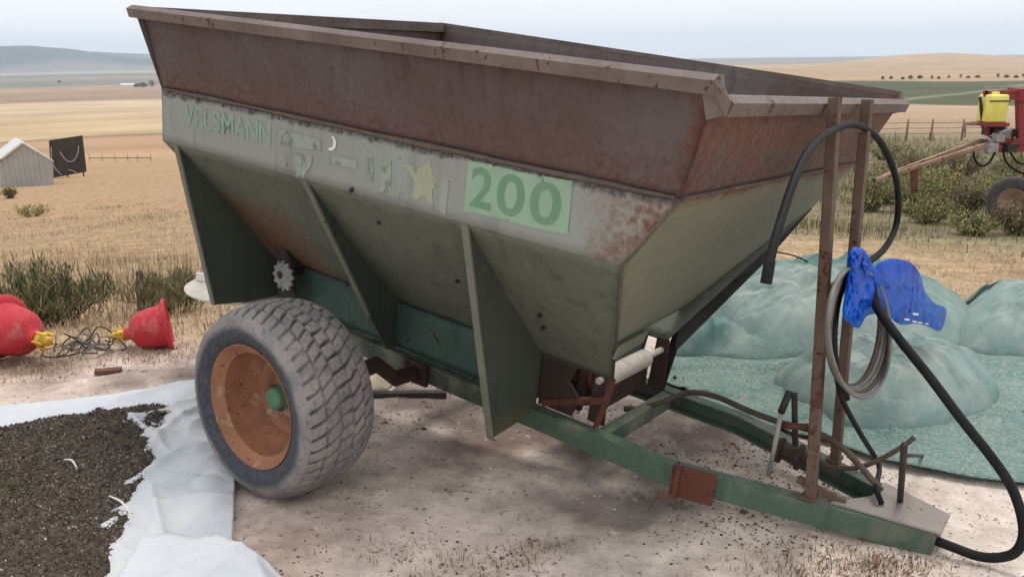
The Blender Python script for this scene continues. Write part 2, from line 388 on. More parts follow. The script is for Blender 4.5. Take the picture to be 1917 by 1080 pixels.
# ================================================================ GROUND
def ground():
    az=np.concatenate([np.arange(-180,-50,4.),np.arange(-50,-38,.8),np.arange(-38,38,.22),np.arange(38,50,.8),np.arange(50,180,4.)])
    rr=[.25]
    while rr[-1]<8600: rr.append(rr[-1]*(1.0095 if 1.5<rr[-1]<7 else 1.02 if rr[-1]<60 else 1.016 if rr[-1]<9000 else 1.05))
    rr=np.array(rr); A,D=np.meshgrid(np.radians(az),rr)
    X,Y=D*np.sin(A),D*np.cos(A); Z=terrain(X,Y); d=D; azd=np.degrees(A)
    near=1-sst(8,16,d)
    Z=Z+near*(.022*fbm(X,Y,.5,4,.55)+.010*fbm(X+5,Y,.09,3,.6))
    # wheel beds: soil pressed up round the tyre
    base=np.array([S(196,164,134)[:3]])
    def c(r,g,b):
        v=np.array(S(r,g,b,.92)[:3]); return v*.90+v.mean()*.10
    k=sst(-12,12,azd)[...,None]
    n1=fbm(X,Y,40,4)[...,None]; n2=fbm(X,Y,6,4)[...,None]; n3=fbm(X,Y,260,3)[...,None]
    wob=d*(1+.10*n1[...,0]*1)
    def bands(tab,dd):
        out=np.zeros(X.shape+(3,))+tab[0][1]
        for d0,col,sw in tab[1:]:
            t=sst(d0*(1-sw),d0*(1+sw),dd)[...,None]; out=out*(1-t)+col*t
        return out
    Lc=bands([(0,c(232,214,201),0),(5.0,c(188,162,130),.10),(14,c(198,170,134),.3),(30,c(204,172,136),.2),(70,c(212,178,138),.15),(150,c(206,168,130),.1),
              (232,c(176,150,118),.015),(248,c(224,196,152),.02),(420,c(228,202,164),.1),(700,c(178,152,124),.02),(1050,c(196,166,136),.05),(1400,c(142,142,132),.05),(1900,c(166,150,130),.08),(2600,c(132,138,122),.06),(3300,c(196,186,160),.05),(4000,c(150,140,134),.04),(4450,c(70,82,80),.03)],
              d*(1+.035*np.sin(azd*.35+1)+.03*n3[...,0]))
    Rc=bands([(0,c(238,223,209),0),(6.0,c(196,170,136),.06),(11.0,c(150,142,112),.12),(45,c(178,162,132),.15),(60,c(208,180,150),.2),(180,c(206,178,150),.1),
              (212,c(104,112,80),.012),(400,c(110,116,84),.05),(440,c(206,176,140),.02),(1500,c(214,182,146),.1),(2500,c(170,156,140),.06),(4000,c(140,140,134),.2)],
              d*(1+.02*np.sin(azd*.5)+.02*n3[...,0]))
    # pale farm track across the green field
    tr=np.exp(-((d-np.interp(azd,[16,22,25,28,31],[205,214,240,290,380]))/ (6+d*.012))**2)*(sst(18,19,azd))*(d<470)
    Rc=Rc*(1-.75*tr[...,None])+c(186,178,150)*.75*tr[...,None]
    C=Lc*(1-k)+Rc*k
    C=C*(1+.22*n2*near[...,None]+.22*n1*sst(12,60,d)[...,None])
    # black dirt scattered on the left yard, mottled darker soil colour painted under the trailer to deepen its shade
    yard=(1-sst(4.6,6.0,d)); 
    left=np.exp(-((Y-4.25)/.42)**2)*sst(-.9,-1.9,X)*yard
    m=np.clip(left*(.75+1.5*fbm(X,Y,.4,4)),0,1)[...,None]; C=C*(1-m*.85)+c(108,92,82)*m*.85
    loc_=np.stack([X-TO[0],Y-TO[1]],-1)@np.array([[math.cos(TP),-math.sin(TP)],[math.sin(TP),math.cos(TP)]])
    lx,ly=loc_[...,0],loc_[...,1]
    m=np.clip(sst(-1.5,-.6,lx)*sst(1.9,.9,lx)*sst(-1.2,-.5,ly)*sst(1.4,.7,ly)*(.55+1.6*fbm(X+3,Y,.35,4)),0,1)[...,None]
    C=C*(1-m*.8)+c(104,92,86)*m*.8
    m=np.clip(fbm(X+31,Y+8,.55,4)*2.2-.35,0,1)[...,None]*yard[...,None]; C=C*(1-m*.5)+c(150,120,104)*m*.5
    m=np.clip(fbm(X+11,Y+28,.8,4)*2.-.3,0,1)[...,None]*yard[...,None]; C=C*(1-m*.5)+c(226,212,202)*m*.5
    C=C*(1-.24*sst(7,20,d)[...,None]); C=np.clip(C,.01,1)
    nr,na=X.shape
    V=np.stack([X,Y,Z],-1).reshape(-1,3); V=np.vstack([V,[[0,0,gz(0,0)]]])
    i,j=np.meshgrid(np.arange(nr-1),np.arange(na),indexing='ij'); j2=(j+1)%na
    Fq=np.stack([i*na+j,(i+1)*na+j,(i+1)*na+j2,i*na+j2],-1).reshape(-1,4)[:,::-1]
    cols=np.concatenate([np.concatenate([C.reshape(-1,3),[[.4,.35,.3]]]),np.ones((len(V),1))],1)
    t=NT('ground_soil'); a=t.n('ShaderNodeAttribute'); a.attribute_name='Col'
    g=t.n('ShaderNodeNewGeometry'); pos=g.outputs['Position']
    dist=t.n('ShaderNodeVectorMath'); dist.operation='LENGTH'; t.l(pos,dist.inputs[0]); dd=dist.outputs['Value']
    nearm=t.rng(dd,5.0,11.0,1.,0.)
    f1=t.noise(7,7,.65,pos); f2=t.noise(34,6,.7,pos); f3=t.noise(120,4,.7,pos)
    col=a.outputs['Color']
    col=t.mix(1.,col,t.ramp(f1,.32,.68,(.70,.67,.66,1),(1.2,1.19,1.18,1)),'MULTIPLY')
    sp=t.math('MULTIPLY',t.rng(f2,.575,.66),nearm); col=t.mix(t.math('MULTIPLY',sp,.85),col,S(112,92,84))
    lt=t.math('MULTIPLY',t.rng(t.noise(22,6,.7,pos),.60,.70),nearm); col=t.mix(t.math('MULTIPLY',lt,.5),col,S(232,222,214))
    vo=t.n('ShaderNodeTexVoronoi'); vo.inputs['Scale'].default_value=38; t.l(pos,vo.inputs['Vector'])
    dk=t.math('MULTIPLY',t.math('MULTIPLY',t.rng(vo.outputs['Distance'],.10,.18,1.,0.),t.rng(f1,.48,.58)),nearm); col=t.mix(dk,col,S(74,60,54))
    # grass-land mottle further out
    far=t.rng(dd,5.5,10.,0.,1.); g1=t.noise(2.6,7,.7,pos); g2=t.noise(.5,6,.65,pos)
    col=t.mix(t.math('MULTIPLY',far,t.rng(dd,60.,200.,1.,.0)),col,t.mix(1.,col,t.ramp(g1,.3,.7,(.62,.6,.55,1),(1.28,1.26,1.2,1)),'MULTIPLY'))
    g3=t.noise(1.0,6,.6,None); 
    mv=t.n('ShaderNodeMapping'); mv.inputs['Scale'].default_value=(.012,.03,.02); t.l(pos,mv.inputs['Vector'])
    col=t.mix(t.rng(dd,40.,160.,0.,.8),col,t.mix(1.,col,t.ramp(t.noise(1.,7,.65,mv.outputs[0]),.3,.7,(.78,.77,.74,1),(1.16,1.15,1.13,1)),'MULTIPLY'))
    h=t.math('ADD',t.math('MULTIPLY',f1,.8),t.math('ADD',t.math('MULTIPLY',f2,.5),t.math('MULTIPLY',f3,.25)))
    m=t.fin(col,.95,0,h,.7,.02,.1)
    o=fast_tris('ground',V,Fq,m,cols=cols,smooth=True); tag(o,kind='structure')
    o['label']='pale dusty farmyard soil falling away to dry straw fields and hills'
ground()
# haze: one closed box of even, thin air round everything
def haze():
    b=MB().box((-9000,-9000,-60),(9000,9000,215))
    o=b.build('haze',None); m=bpy.data.materials.new('thin_air'); m.use_nodes=True; n=m.node_tree; n.nodes.clear()
    oo=n.nodes.new('ShaderNodeOutputMaterial'); v=n.nodes.new('ShaderNodeVolumePrincipled')
    v.inputs['Color'].default_value=(.70,.84,1.0,1); v.inputs['Density'].default_value=1.6e-4; v.inputs['Anisotropy'].default_value=0.
    n.links.new(v.outputs[0],oo.inputs['Volume']); o.data.materials.append(m); tag(o,kind='stuff'); o['label']='thin bluish haze over the far fields'
haze()
# ================================================================ TRAILER
trailer=empty('spreader_trailer',(0,0,0))
trailer.matrix_world=Matrix.Translation(Vector(TO))@Matrix([list(map(float,r)) for r in TM]).to_4x4()
tag(trailer,'rusty green hopper spreader trailer resting nose down on its drawbar','trailer')
T_=trailer
xrr,xrf,xff=-1.2116,1.4917,1.5372; Wr,Wf=1.0237,.9842; zr,zrf=1.3673,1.3185; DZR,DZF=.0761,-.0146
xbr,xbf,Wb,zb1,zb0,xbd=-1.18,1.3954,.8857,1.022,.79,1.2431; zc,Wc,xe=.2948,.2512,.9388
g1,g2,g3=-1.0808,-.1998,.6274
IN=.045
# flared upper panels (top edge tucked under the lip)
MB().panel((xbr,-Wb,zb1),(xbf,-Wb,zb1),(xrf-.01,-Wr+IN,zr-.02),(xrr+.02,-Wr+IN,zr-.02),40,10,.007,.010,1,.5).build('flare_panel',M['flare'],T_,True)
MB().panel((xbf,Wb,zb1),(xbr,Wb,zb1),(xrr+.02,Wr-IN,zr+DZR-.02),(xrf-.01,Wr-IN,zr+DZF-.02),40,10,.007,.010,2,.5).build('flare_panel',M['flare'],T_,True)
MB().panel((xbf,-Wb,zb1),(xbf,Wb,zb1),(xff-IN,Wf,zrf-.02),(xff-IN,-Wf,zrf-.02),30,10,.007,.010,3,.5).build('flare_panel',M['flare'],T_,True)
MB().panel((xbr,Wb,zb1),(xbr,-Wb,zb1),(xrr+.03,-Wr+.02,zr-.02),(xrr+.03,Wr-.02,zr+DZR-.02),30,10,.007,.010,4,.5).build('flare_panel',M['flare'],T_,True)
for s in (-1,1):
    dz=0 if s<0 else DZF
    tri=[(xbf,s*Wb,zb1),(xrf-.01,s*(Wr-IN),zr+dz-.02),(xff-IN,s*Wf,zrf-.02)]
    MB().prism(tri,(.004,s*.004,0)).build('corner_filler',M['flare'],T_)
# rim lips: folded channel, butt-jointed
def lip(name,p,q,o,mat=None):
    """folded rim section swept p->q (outer top edge); o = outward direction"""
    p=np.array(p,float);q=np.array(q,float);o=np.array(o,float);z=np.array((0,0,1.))
    sec=[(-.052,0),(-.027,0),(0,-.016),(-.012,-.052),(-.052,-.052)]
    V=[e+o*x+z*h for e in (p,q) for x,h in sec]
    return MB().add(V,[(i,(i+1)%5,5+(i+1)%5,5+i) for i in range(5)]+[(4,3,2,1,0),(5,6,7,8,9)]).build(name,M['lip'],T_)
LW,LH=.052,.046
lip('rim_lip',(xrr,-Wr,zr),(xrf,-Wr,zr),(0,-1,0))
lip('rim_lip',(xrf,Wr,zr+DZF),(xrr,Wr,zr+DZR),(0,1,0))
lip('rim_lip',(xff,-Wf,zrf),(xff,Wf,zrf),(1,0,0))
lip('rim_lip',(xrr,Wr-.054,zr+DZR-.002),(xrr,-Wr+.054,zr-.002),(-1,0,0))
for s in (-1,1):
    dz=0 if s<0 else DZF
    m=MB(); P0=[(xrf+.001,s*(Wr-.052),zr+dz),(xrf+.001,s*(Wr-.027),zr+dz),(xrf+.001,s*Wr,zr+dz-.016),(xrf+.001,s*(Wr-.012),zr+dz-.052),(xrf+.001,s*(Wr-.052),zr+dz-.052)]
    P1=[(xff-.05,s*(Wf-.02),zrf+.001),(xff-.028,s*(Wf+.002),zrf+.001),(xff-.004,s*(Wf+.012),zrf-.014),(xff-.012,s*(Wf+.008),zrf-.053),(xff-.05,s*(Wf-.02),zrf-.053)]
    F5=[(i,(i+1)%5,5+(i+1)%5,5+i) for i in range(5)]+[(4,3,2,1,0),(5,6,7,8,9)]
    m.add(P0+P1,F5 if s<0 else [f[::-1] for f in F5]); m.build('lip_corner',M['lip'],T_)
    MB().prism([(xrf-.035,s*(Wr-.02),zr+dz-LH-.004),(xrf+.004,s*(Wr-.018),zr+dz-LH-.004),(xff-.02,s*(Wf+.002),zrf-LH-.004),(xrf-.02,s*(Wf+.004),zrf-LH-.02)],(0,s*.004,0)).build('corner_plate',M['lip'],T_)
# small tears / bent tabs seen on the lip (weld tags)
for x in (.42,.95):
    MB().bar((x,-Wr+.001,zr-.017),(x+.004,-Wr+.013,zr-LH+.000),.006,.006).build('weld_seam',M['rust'],T_)
# bands
MB().panel((xbr,-Wb,zb0),(xbd,-Wb,zb0),(xbf,-Wb,zb1),(xbr,-Wb,zb1),40,6,.007,.0012,5,.5).build('side_band',M['band'],T_,True)
MB().panel((xbd,Wb,zb0),(xbr,Wb,zb0),(xbr,Wb,zb1),(xbf,Wb,zb1),40,6,.007,.004,6,.5).build('side_band',M['band'],T_,True)
MB().panel((xbr,Wb,zb0),(xbr,-Wb,zb0),(xbr,-Wb,zb1),(xbr,Wb,zb1),20,6,.007,.004,7,.5).build('rear_band',M['band'],T_,True)
# ragged paint/fold ridge between flare and band
M['seam']=flat('dirty_seam',S(96,86,80),.8,.3,20)
rg=MB()
for s in (-1,):
    pts=[(x,s*(Wb+.004),zb1+.006*float(fbm(x,1,.2,3))) for x in np.linspace(xbr+.01,xbf-.02,60)]
    rg.tube(pts,[.005,.011,.006,.010,.007,.012,.008,.010,.006],6)
rg.build('fold_ridge',M['seam'],T_,True)
wl=MB(); wl.tube([(xbf+.004,y,zb1+.003+.004*float(fbm(y,2,.15,3))) for y in np.linspace(-Wb,Wb,40)],.007,6)
wl.build('weld_seam',M['seam'],T_,True)
# hopper slopes
YB,ZB=.30,.165
MB().panel((xbr+.06,-YB,ZB),(.965,-YB,ZB),(xbd,-Wb,zb0),(xbr,-Wb,zb0),40,16,.007,.010,8,.6,.008).build('slope_panel',M['slope'],T_,True)
MB().panel((.90,YB,ZB),(xbr+.06,YB,ZB),(xbr,Wb,zb0),(xbd,Wb,zb0),40,16,.007,.010,9,.6,.008).build('slope_panel',M['slope'],T_,True)
fN,fF=(1.06,-.517,.396),(.89,.42,.29)
fp=MB().panel(fN,fF,(xbd,Wb,zb0),(xbd,-Wb,zb0),24,14,.007,.008,10,.5,0); fp.panel((xbd,-Wb,zb0),(xbd,Wb,zb0),(xbf,Wb,zb1),(xbf,-Wb,zb1),24,8,.007,.006,15,.5,0)
fpo=fp.build('front_panel',M['front'],T_,True); bm=bmesh.new(); bm.from_mesh(fpo.data); bmesh.ops.remove_doubles(bm,verts=bm.verts,dist=.002); bm.to_mesh(fpo.data); bm.free()
MB().panel((xbr+.06,YB,ZB),(xbr+.06,-YB,ZB),(xbr,-Wb,zb0),(xbr,Wb,zb0),16,8,.007,.006,11,.5).build('rear_panel',M['slope'],T_,True)
# trough under the hopper
for s_ in (-1,1):
    a_,b_=((xbr+.07,.62) if s_<0 else (.62,xbr+.07))
    MB().panel((a_,s_*(YB+.002),-.056),(b_,s_*(YB+.002),-.056),(b_,s_*(YB+.002),ZB),(a_,s_*(YB+.002),ZB),24,6,.006,.006,12+s_).build('trough_wall',M['trough'],T_,True)
MB().panel((.60,YB,-.05),(.60,-YB,-.05),(.60,-YB,ZB+.2),(.60,YB,ZB+.2),6,4,.006,.002,3).build('trough_bulkhead',M['darkmetal'],T_)
MB().prism([(.955,-.306,ZB+.01),(.982,-.306,ZB+.01),(.965,-.30,.06),(.935,-.30,-.05),(.91,-.30,-.055),(.94,-.30,.06)],(0,.008,0)).build('corner_strip',M['rust'],T_)
MB().panel((1.062,-.50,.335),(.99,-.13,.29),(1.006,-.13,.345),(1.077,-.50,.39),6,2,.006,.001,14).build('bottom_lip',M['front'],T_)
MB().prism([(xbd,Wb,zb0),(1.13,.72,.53),(1.03,.55,.33),(.95,.31,.14),(.94,.26,-.055),(.90,.30,0),(.89,.42,.29)],(.008,0,0)).build('corner_gusset',M['darkmetal'],T_)
wl=MB(); wl.tube([(xbf,-Wb-.001,zb1),(xbd,-Wb-.001,zb0),(.968,-YB-.002,ZB)],.005,6)
wl.build('weld_seam',M['seam'],T_,True)
wl=MB(); wl.tube([(xbf+.002,-Wb-.002,zb1),(xff-IN+.002,-Wf-.001,zrf-.03)],.005,6); wl.build('weld_seam',M['flare'],T_,True)
# machinery: gearbox, shaft, auger tube
M['darkrust']=metal_paint('dark_rust',S(64,46,42),S(52,42,40),S(80,48,38),.4,.3,scale=5)
gb=MB(); gb.box((.66,-.10,-.05),(.86,.235,.045)); gb.box((.70,.02,.045),(.82,.17,.075)); gb.build('gearbox',M['darkrust'],T_)
ro=MB(); ro.tube([(.90,-.24,.135),(.90,.10,.135)],.040,20); ro.tube([(.90,-.29,.135),(.90,.29,.135)],.014,10); ro.build('roller',flat('pale_roller',S(176,168,158),.7,.25,14),T_)
for s_ in (-1,1): MB().prism([(.86,s_*.262,-.055),(.94,s_*.262,-.055),(.93,s_*.262,.19),(.87,s_*.262,.19)],(0,.008,0)).build('roller_bracket',M['darkrust'],T_)
MB().prism([(.632,-.288,-.055),(.80,-.288,-.055),(.83,-.288,.03),(.77,-.288,.09),(.80,-.288,.16),(.632,-.288,.16)],(0,.008,0)).build('torn_side_plate',M['darkrust'],T_)
sh=MB(); sh.tube([(.64,-.12,.10),(.9,-.12,.10)],.035,12); sh.tube([(.7,-.12,.10),(.73,-.12,.10)],.07,14); sh.tube([(.80,-.12,.10),(.82,-.12,.10)],.085,14); sh.build('auger_shaft',M['rust'],T_)
for x,dx in ((.66,.02),(.76,.03),(.86,.02)):
    MB().prism([(x,-.2,-.06),(x+dx,-.2,-.06),(x+dx+.01,-.2,.13),(x+.004,-.2,.16)],(0,.02,0)).build('bracket',M['darkrust'],T_)
MB().bar((.655,-.285,-.045),(.93,-.285,.06),.03,.03).build('brace',M['rust'],T_)
# gussets
def gusset(x,s,poly,mat):
    b=MB(); b.prism([(x,s*y,z) for y,z in poly],(.008,0,0)); o=b.build('gusset',mat,T_)
    f=MB(); 
    for (a,c) in zip(poly[:-1][:edge_n],poly[1:][:edge_n]): f.bar((x,s*a[0],a[1]),(x,s*c[0],c[1]),.010,.03,up=(1,0,0))
    f.build('edge_flange',M['flange'],o)
edge_n=1
M['flange']=metal_paint('worn_flange',S(108,109,99),S(122,122,111),S(96,74,56),.25,.3,scale=4)
for s in (-1,1):
    gusset(g1,s,[(Wb-.004,zb0-.002),(.69,-.014),(.36,-.055),(.307,-.055),(.307,ZB)],M['gusset'])
    gusset(g2,s,[(Wb-.004,zb0-.002),(.489,.14),(.36,-.055),(.307,-.055),(.307,ZB)],M['gusset'])
    gusset(g3,s,[(Wb-.004,zb0-.002),(.604,-.115),(.37,-.095),(.352,-.055),(.307,-.055),(.307,ZB)],M['gusset'])
# chassis
zt,zb_=-.06,-.146
def channel(p,q,sgn,name='chassis_rail',mat=None):
    """C-channel: web outside, two flanges inward"""
    p=np.array(p,float);q=np.array(q,float);h=abs(zt-zb_)
    d=(q-p)/np.linalg.norm(q-p); n=np.cross(d,(0,0,1))*sgn; n/=np.linalg.norm(n)
    b=MB(); zm=np.array([0,0,1.])
    b.bar(p+n*.004,q+n*.004,.008,h,bev=.1)
    b.bar(p+n*.034+zm*(h/2-.004),q+n*.034+zm*(h/2-.004),.052,.008,bev=.2)
    b.bar(p+n*.034-zm*(h/2-.004),q+n*.034-zm*(h/2-.004),.052,.008,bev=.2)
    return b.build(name,mat or M['green'],T_)
zm_=(zt+zb_)/2
M['dirtyrail']=metal_paint('dirty_rail',S(76,82,74),S(88,92,84),S(82,64,52),.25,.4,scale=3)
for s in (-1,1):
    channel((-1.15,s*.35,zm_),(1.30,s*.35,zm_),s)
    channel((1.302,s*.349,zm_),(2.15,s*.088,zm_),s,'drawbar_rail')
def cross(x,y=.29,h=.08,zc_=-.105,mat=None):
    b=MB(); b.bar((x,-y,zc_),(x,y,zc_),.05,h,bev=.12); return b.build('cross_member',mat or M['green'],T_)
cross(-1.1);cross(-.45);cross(.95,.288,.075,-.1025)
MB().prism([(1.82,-.165,zt+.0065),(1.92,0,zt+.0065),(1.93,.15,zt+.0065),(2.17,.085,zt+.0065),(2.17,-.085,zt+.0065)],(0,0,.008)).build('nose_plate',metal_paint('dusty_plate',S(150,142,136),S(136,126,120),S(110,84,70),.3,.2,scale=4),T_)
MB().prism([(2.153,-.09,zt-.002),(2.153,.09,zt-.002),(2.153,.09,zb_+.002),(2.153,-.09,zb_+.002)],(.01,0,0)).build('nose_end',M['green'],T_)
# rusty jack pocket on the near drawbar rail
pa=np.array((1.30,-.355,-.10));pb=np.array((1.455,-.309,-.10))
b=MB(); b.bar(pa+(0,-.012,0),pb+(0,-.012,0),.018,.125,bev=.1); b.bar(pa+(.02,-.026,.0),pa+(.035,-.022,.0),.012,.13); b.build('jack_pocket',M['rust'],T_)
# axle
b=MB(); b.tube([(0,-1.05,0),(0,-.62,0),(0,-.5,-.10),(0,0,-.11),(0,.5,-.10),(0,.62,0),(0,1.05,0)],.036,12); b.build('axle',M['darkrust'],T_,True)
for s in (-1,1):
    b=MB(); b.box((-.07,s*.365-.012,-.155),(.07,s*.365+.012,-.05)); b.tube([(-.05,s*.385,-.07),(-.05,s*.365,-.07)],.012,6); b.tube([(.05,s*.385,-.07),(.05,s*.365,-.07)],.012,6); b.build('axle_mount',M['darkrust'],T_)
# ---- wheels
def tyre_mesh():
    W=.335; R0=.236; Rt=WR
    prof=[(-.135,R0),(-.150,.245),(-.163,.270),(-.1675,.30),(-.163,.325),(-.150,.345)]
    inner=[(y,r) for y,r in prof]
    ns=56; ntread=44
    sec=[]
    for y,r in prof: sec.append((y,r,0.))
    for i in range(1,ntread):
        u=i/ntread; y=-.150+.300*u; r=.345+(Rt-.345)*(1-abs(2*u-1)**3.2); sec.append((y,r,1.))
    for y,r in reversed(prof): sec.append((-y,r,0.))
    N=560; th=np.linspace(0,2*np.pi,N,endpoint=False)
    NL=44; V=[]; Cc=[]
    for t in th:
        for y,r,k in sec:
            gr=0.
            if k:
                u=(y+.15)/.30
                row=int(u*4.999); ph=(t*NL/(2*np.pi)-2.7*u+.10*math.sin(u*12.6)+.22*(row%2)+.10*math.sin(t*5+row*2))%1.0
                g=min(ph,1-ph); wdt=.075+.03*math.sin(u*25+int(t*NL/6.283)*1.7)
                gr=1-min(1,max(0,(g-wdt)/.07))
                gr*=min(1,min(u,1-u)/.03)*(.75+.25*math.sin(u*9+t*3))
                cc=min(abs(u-.2),abs(u-.4),abs(u-.6),abs(u-.8)); gr=max(gr,(.45+.3*math.sin(t*23+u*40))*(1-min(1,max(0,(cc-.006)/.014))))
                r=r-.011*gr+.0015*math.sin(t*97+y*300)
            else:
                r=r+.0008*math.sin(t*61+y*200)
            V.append((r*math.cos(t),y,r*math.sin(t)))
            rr_=math.hypot(V[-1][0],V[-1][2]) if not k else .4
            Cc.append((min(1,max(0,(rr_-.275)/.06)),gr,0,1))
    m=len(sec); V=np.array(V)
    i,j=np.meshgrid(np.arange(N),np.arange(m-1),indexing='ij'); i2=(i+1)%N
    Fq=np.stack([i*m+j,i*m+j+1,i2*m+j+1,i2*m+j],-1).reshape(-1,4)
    return V,Fq,Cc
TYRE=tyre_mesh()
def make_wheel(side):
    cy=side*(1.2915-.17)
    # steel rim (the wheel's own mesh), dish facing outward (-y for the near side)
    b=MB()
    prof=[(.0,.045),(.055,.045),(.06,.04),(.10,.038),(.118,.012),(.135,.0),(.150,.002),(.160,.02),(.172,.01),(.190,-.03),(.198,-.055),(.200,-.115),(.213,-.128),(.222,-.134),(.236,-.150),(.240,-.150),(.240,-.143),(.228,-.125),(.215,-.10),(.212,.10),(.228,.135),(.236,.148),(.225,.146),(.20,.12),(.19,.05),(.06,.06),(0,.06)]
    b.lathe(prof,'y',64)
    wh=b.build('wheel',M['rim'],T_,True)
    md=wh.modifiers.new('edge','EDGE_SPLIT'); md.split_angle=R(40)
    V,Fq,Cc=TYRE; ty=fast_tris('tyre',V,Fq,M['tyre'],wh,smooth=True,cols=Cc)
    hb=MB(); hb.lathe([(0,-.048),(.036,-.048),(.043,-.043),(.046,-.034),(.047,.010),(.052,.014),(.055,.04),(.06,.045)],'y',20); h=hb.build('hub',M['hub'],wh,True)
    for k in range(6):
        a=2*math.pi*k/6+.3; s=MB(); s.tube([(.085*math.cos(a),0.018,.085*math.sin(a)),(.085*math.cos(a),.042,.085*math.sin(a))],.011,6); s.build('wheel_bolt',M['darkmetal'],wh)
    for k in range(2):
        a=-.9+math.pi*k; s=MB(); s.tube([(.205*math.cos(a)*.86,.004,.205*math.sin(a)*.86),(.205*math.cos(a)*.86,-.005,.205*math.sin(a)*.86)],.008,8); s.build('valve_hole',M['black'],wh)
    wh.location=(0,cy,0)
    wh.rotation_euler=(0,R(17),0 if side<0 else math.pi)
    return wh
make_wheel(-1); make_wheel(1)
# ---- rear: sprocket drive and spinner disc
b=MB()
pts=[]
for k in range(48):
    a=2*math.pi*k/48; rr_=.078 if k%4 in (0,1) else .064; pts.append((-.86+rr_*math.cos(a),-.44,.15+rr_*math.sin(a)))
b.prism(pts,(0,.012,0)); b.build('sprocket',M['greymetal'],T_)
b=MB(); b.tube([(-.88,-.45,.15),(-.88,-.2,.15)],.02,10); b.build('sprocket_shaft',M['darkmetal'],T_)
b=MB(); b.prism([(-.96,-.40,.27),(-.90,-.40,.28),(-.84,-.40,.2),(-.80,-.40,.0),(-.95,-.40,.0)],(0,.01,0)); b.build('chain_guard',M['darkmetal'],T_)
q=loc(360,556,(0,0,1),-.05)
cx,cyy=q[0]+.02,q[1]+.25
for s in (-1,1):
    b=MB(); b.lathe([(0,-.05),(.255,-.05),(.262,-.047),(.262,-.041),(.255,-.038),(0,-.038)],'z',40,(cx,s*abs(cyy),0)); d_=b.build('spinner_disc',flat('worn_disc',S(186,182,170),.5,.2,12),T_)
    for k in range(4):
        a=2*math.pi*k/4+.4; v=MB(); v.bar((cx+.06*math.cos(a),s*abs(cyy)+.06*math.sin(a),-.015),(cx+.24*math.cos(a),s*abs(cyy)+.24*math.sin(a),-.015),.012,.045); v.build('vane',M['white'],d_)
    v=MB(); v.tube([(cx,s*abs(cyy),-.04),(cx,s*abs(cyy),.10)],.03,10); v.build('spindle',M['darkmetal'],d_)
MB().bar((cx,-abs(cyy)-.05,.12),(cx,abs(cyy)+.05,.12),.05,.06).build('spinner_beam',M['darkmetal'],T_)
for s in (-1,1): MB().bar((cx,s*.33,.10),(-1.13,s*.33,-.10),.04,.05).build('spinner_bracket',M['darkmetal'],T_)
# ---- hose posts
pA0,pA1=np.array((1.757,-.188,-.052)),np.array((1.558,-.215,1.325))
pB0,pB1=np.array((1.735,.19,-.052)),np.array((1.565,.155,1.322))
for a,b_ in ((pA0,pA1),(pB0,pB1)):
    m=MB(); m.bar(a,b_,.041,.034,up=(1,0,0)); 
    m.bar(a+(.02,0,.004),a+(-.03,0,.004),.07,.012); m.build('hose_post',M['post'],T_)
def lerp(a,b,t): return a+(b-a)*t
for t,hh in ((.93,.03),(.54,.03)):
    MB().bar(lerp(pA0,pA1,t),lerp(pB0,pB1,t),.012,hh).build('post_crossbar',M['post'],T_)
MB().bar((1.70,-.185,.0),(1.86,-.13,-.055),.012,.03).build('post_brace',M['post'],T_)
# ---- decals
from_text=[]
def text_mesh(s,name,mat,parent,width,height,org,off=.0,shear=0.,wave=0.):
    cu=bpy.data.curves.new('t','FONT'); cu.body=s; cu.size=1; cu.offset=off; cu.extrude=.0
    o=bpy.data.objects.new('t',cu); COL.objects.link(o); bpy.context.view_layer.update()
    me=bpy.data.meshes.new_from_object(o.evaluated_get(bpy.context.evaluated_depsgraph_get()))
    bpy.data.objects.remove(o)
    V=np.array([v.co[:] for v in me.vertices]); lo,hi=V.min(0),V.max(0)
    x=(V[:,0]-lo[0])/(hi[0]-lo[0])*width; z=(V[:,1]-lo[1])/(hi[1]-lo[1])*height
    P=np.stack([org[0]+x,np.full(len(x),org[1]),org[2]+z],1)
    me.vertices.foreach_set('co',P.ravel().astype(np.float32)); me.update()
    return link(name,me,mat,parent)
def decal_poly(name,poly,mat,y,parent):
    return MB().prism([(x,y,z) for x,z in poly],(0,.0012,0)).build(name,mat,parent)
yB=-Wb-.0022
dc=decal_poly('decal',[(.624,1.0),(.72,1.004),(.83,1.0),(1.036,1.008),(1.041,.843),(.93,.835),(.80,.838),(.624,.83)],M['decal'],yB,T_)
dc['label']='pale green plate reading 200 in faded green digits'
for ch,x0,wd in (('2',.645,.092),('0',.755,.112),('0',.888,.118)):
    text_mesh(ch,'digit',M['digit'],dc,wd,.135,(x0,yB-.0012,.853),.018)
for k,(ch,wd) in enumerate(zip('VELSMANN',[.07,.062,.058,.062,.088,.078,.078,.078])):
    x0=-.995+[0,.074,.140,.200,.266,.358,.438,.520][k]
    text_mesh(ch,'letter',M['lettering'],T_,wd*.95,.088,(x0,yB,.888),.012)
rem=[[(-.36,.965),(-.10,.955),(-.10,.915),(-.34,.90)],[(-.27,.885),(-.15,.888),(-.15,.855),(-.2,.79),(-.235,.79),(-.24,.845)],[(-.05,.915),(.10,.91),(.10,.88),(-.05,.875)],
     [(.15,.93),(.18,.935),(.19,.85),(.15,.845)],[(.225,.93),(.275,.94),(.285,.80),(.21,.795),(.235,.86)],[(.32,.83),(.345,.84),(.36,.80),(.325,.797)],[(.515,.905),(.55,.92),(.545,.80),(.515,.80)]]
for p in rem: decal_poly('decal_remnant',p,M['remnant'],yB,T_)
decal_poly('star_decal',[(.335,.945),(.41,.935),(.455,.975),(.475,.925),(.515,.90),(.475,.875),(.49,.805),(.44,.85),(.385,.805),(.395,.885)],M['star'],yB,T_)
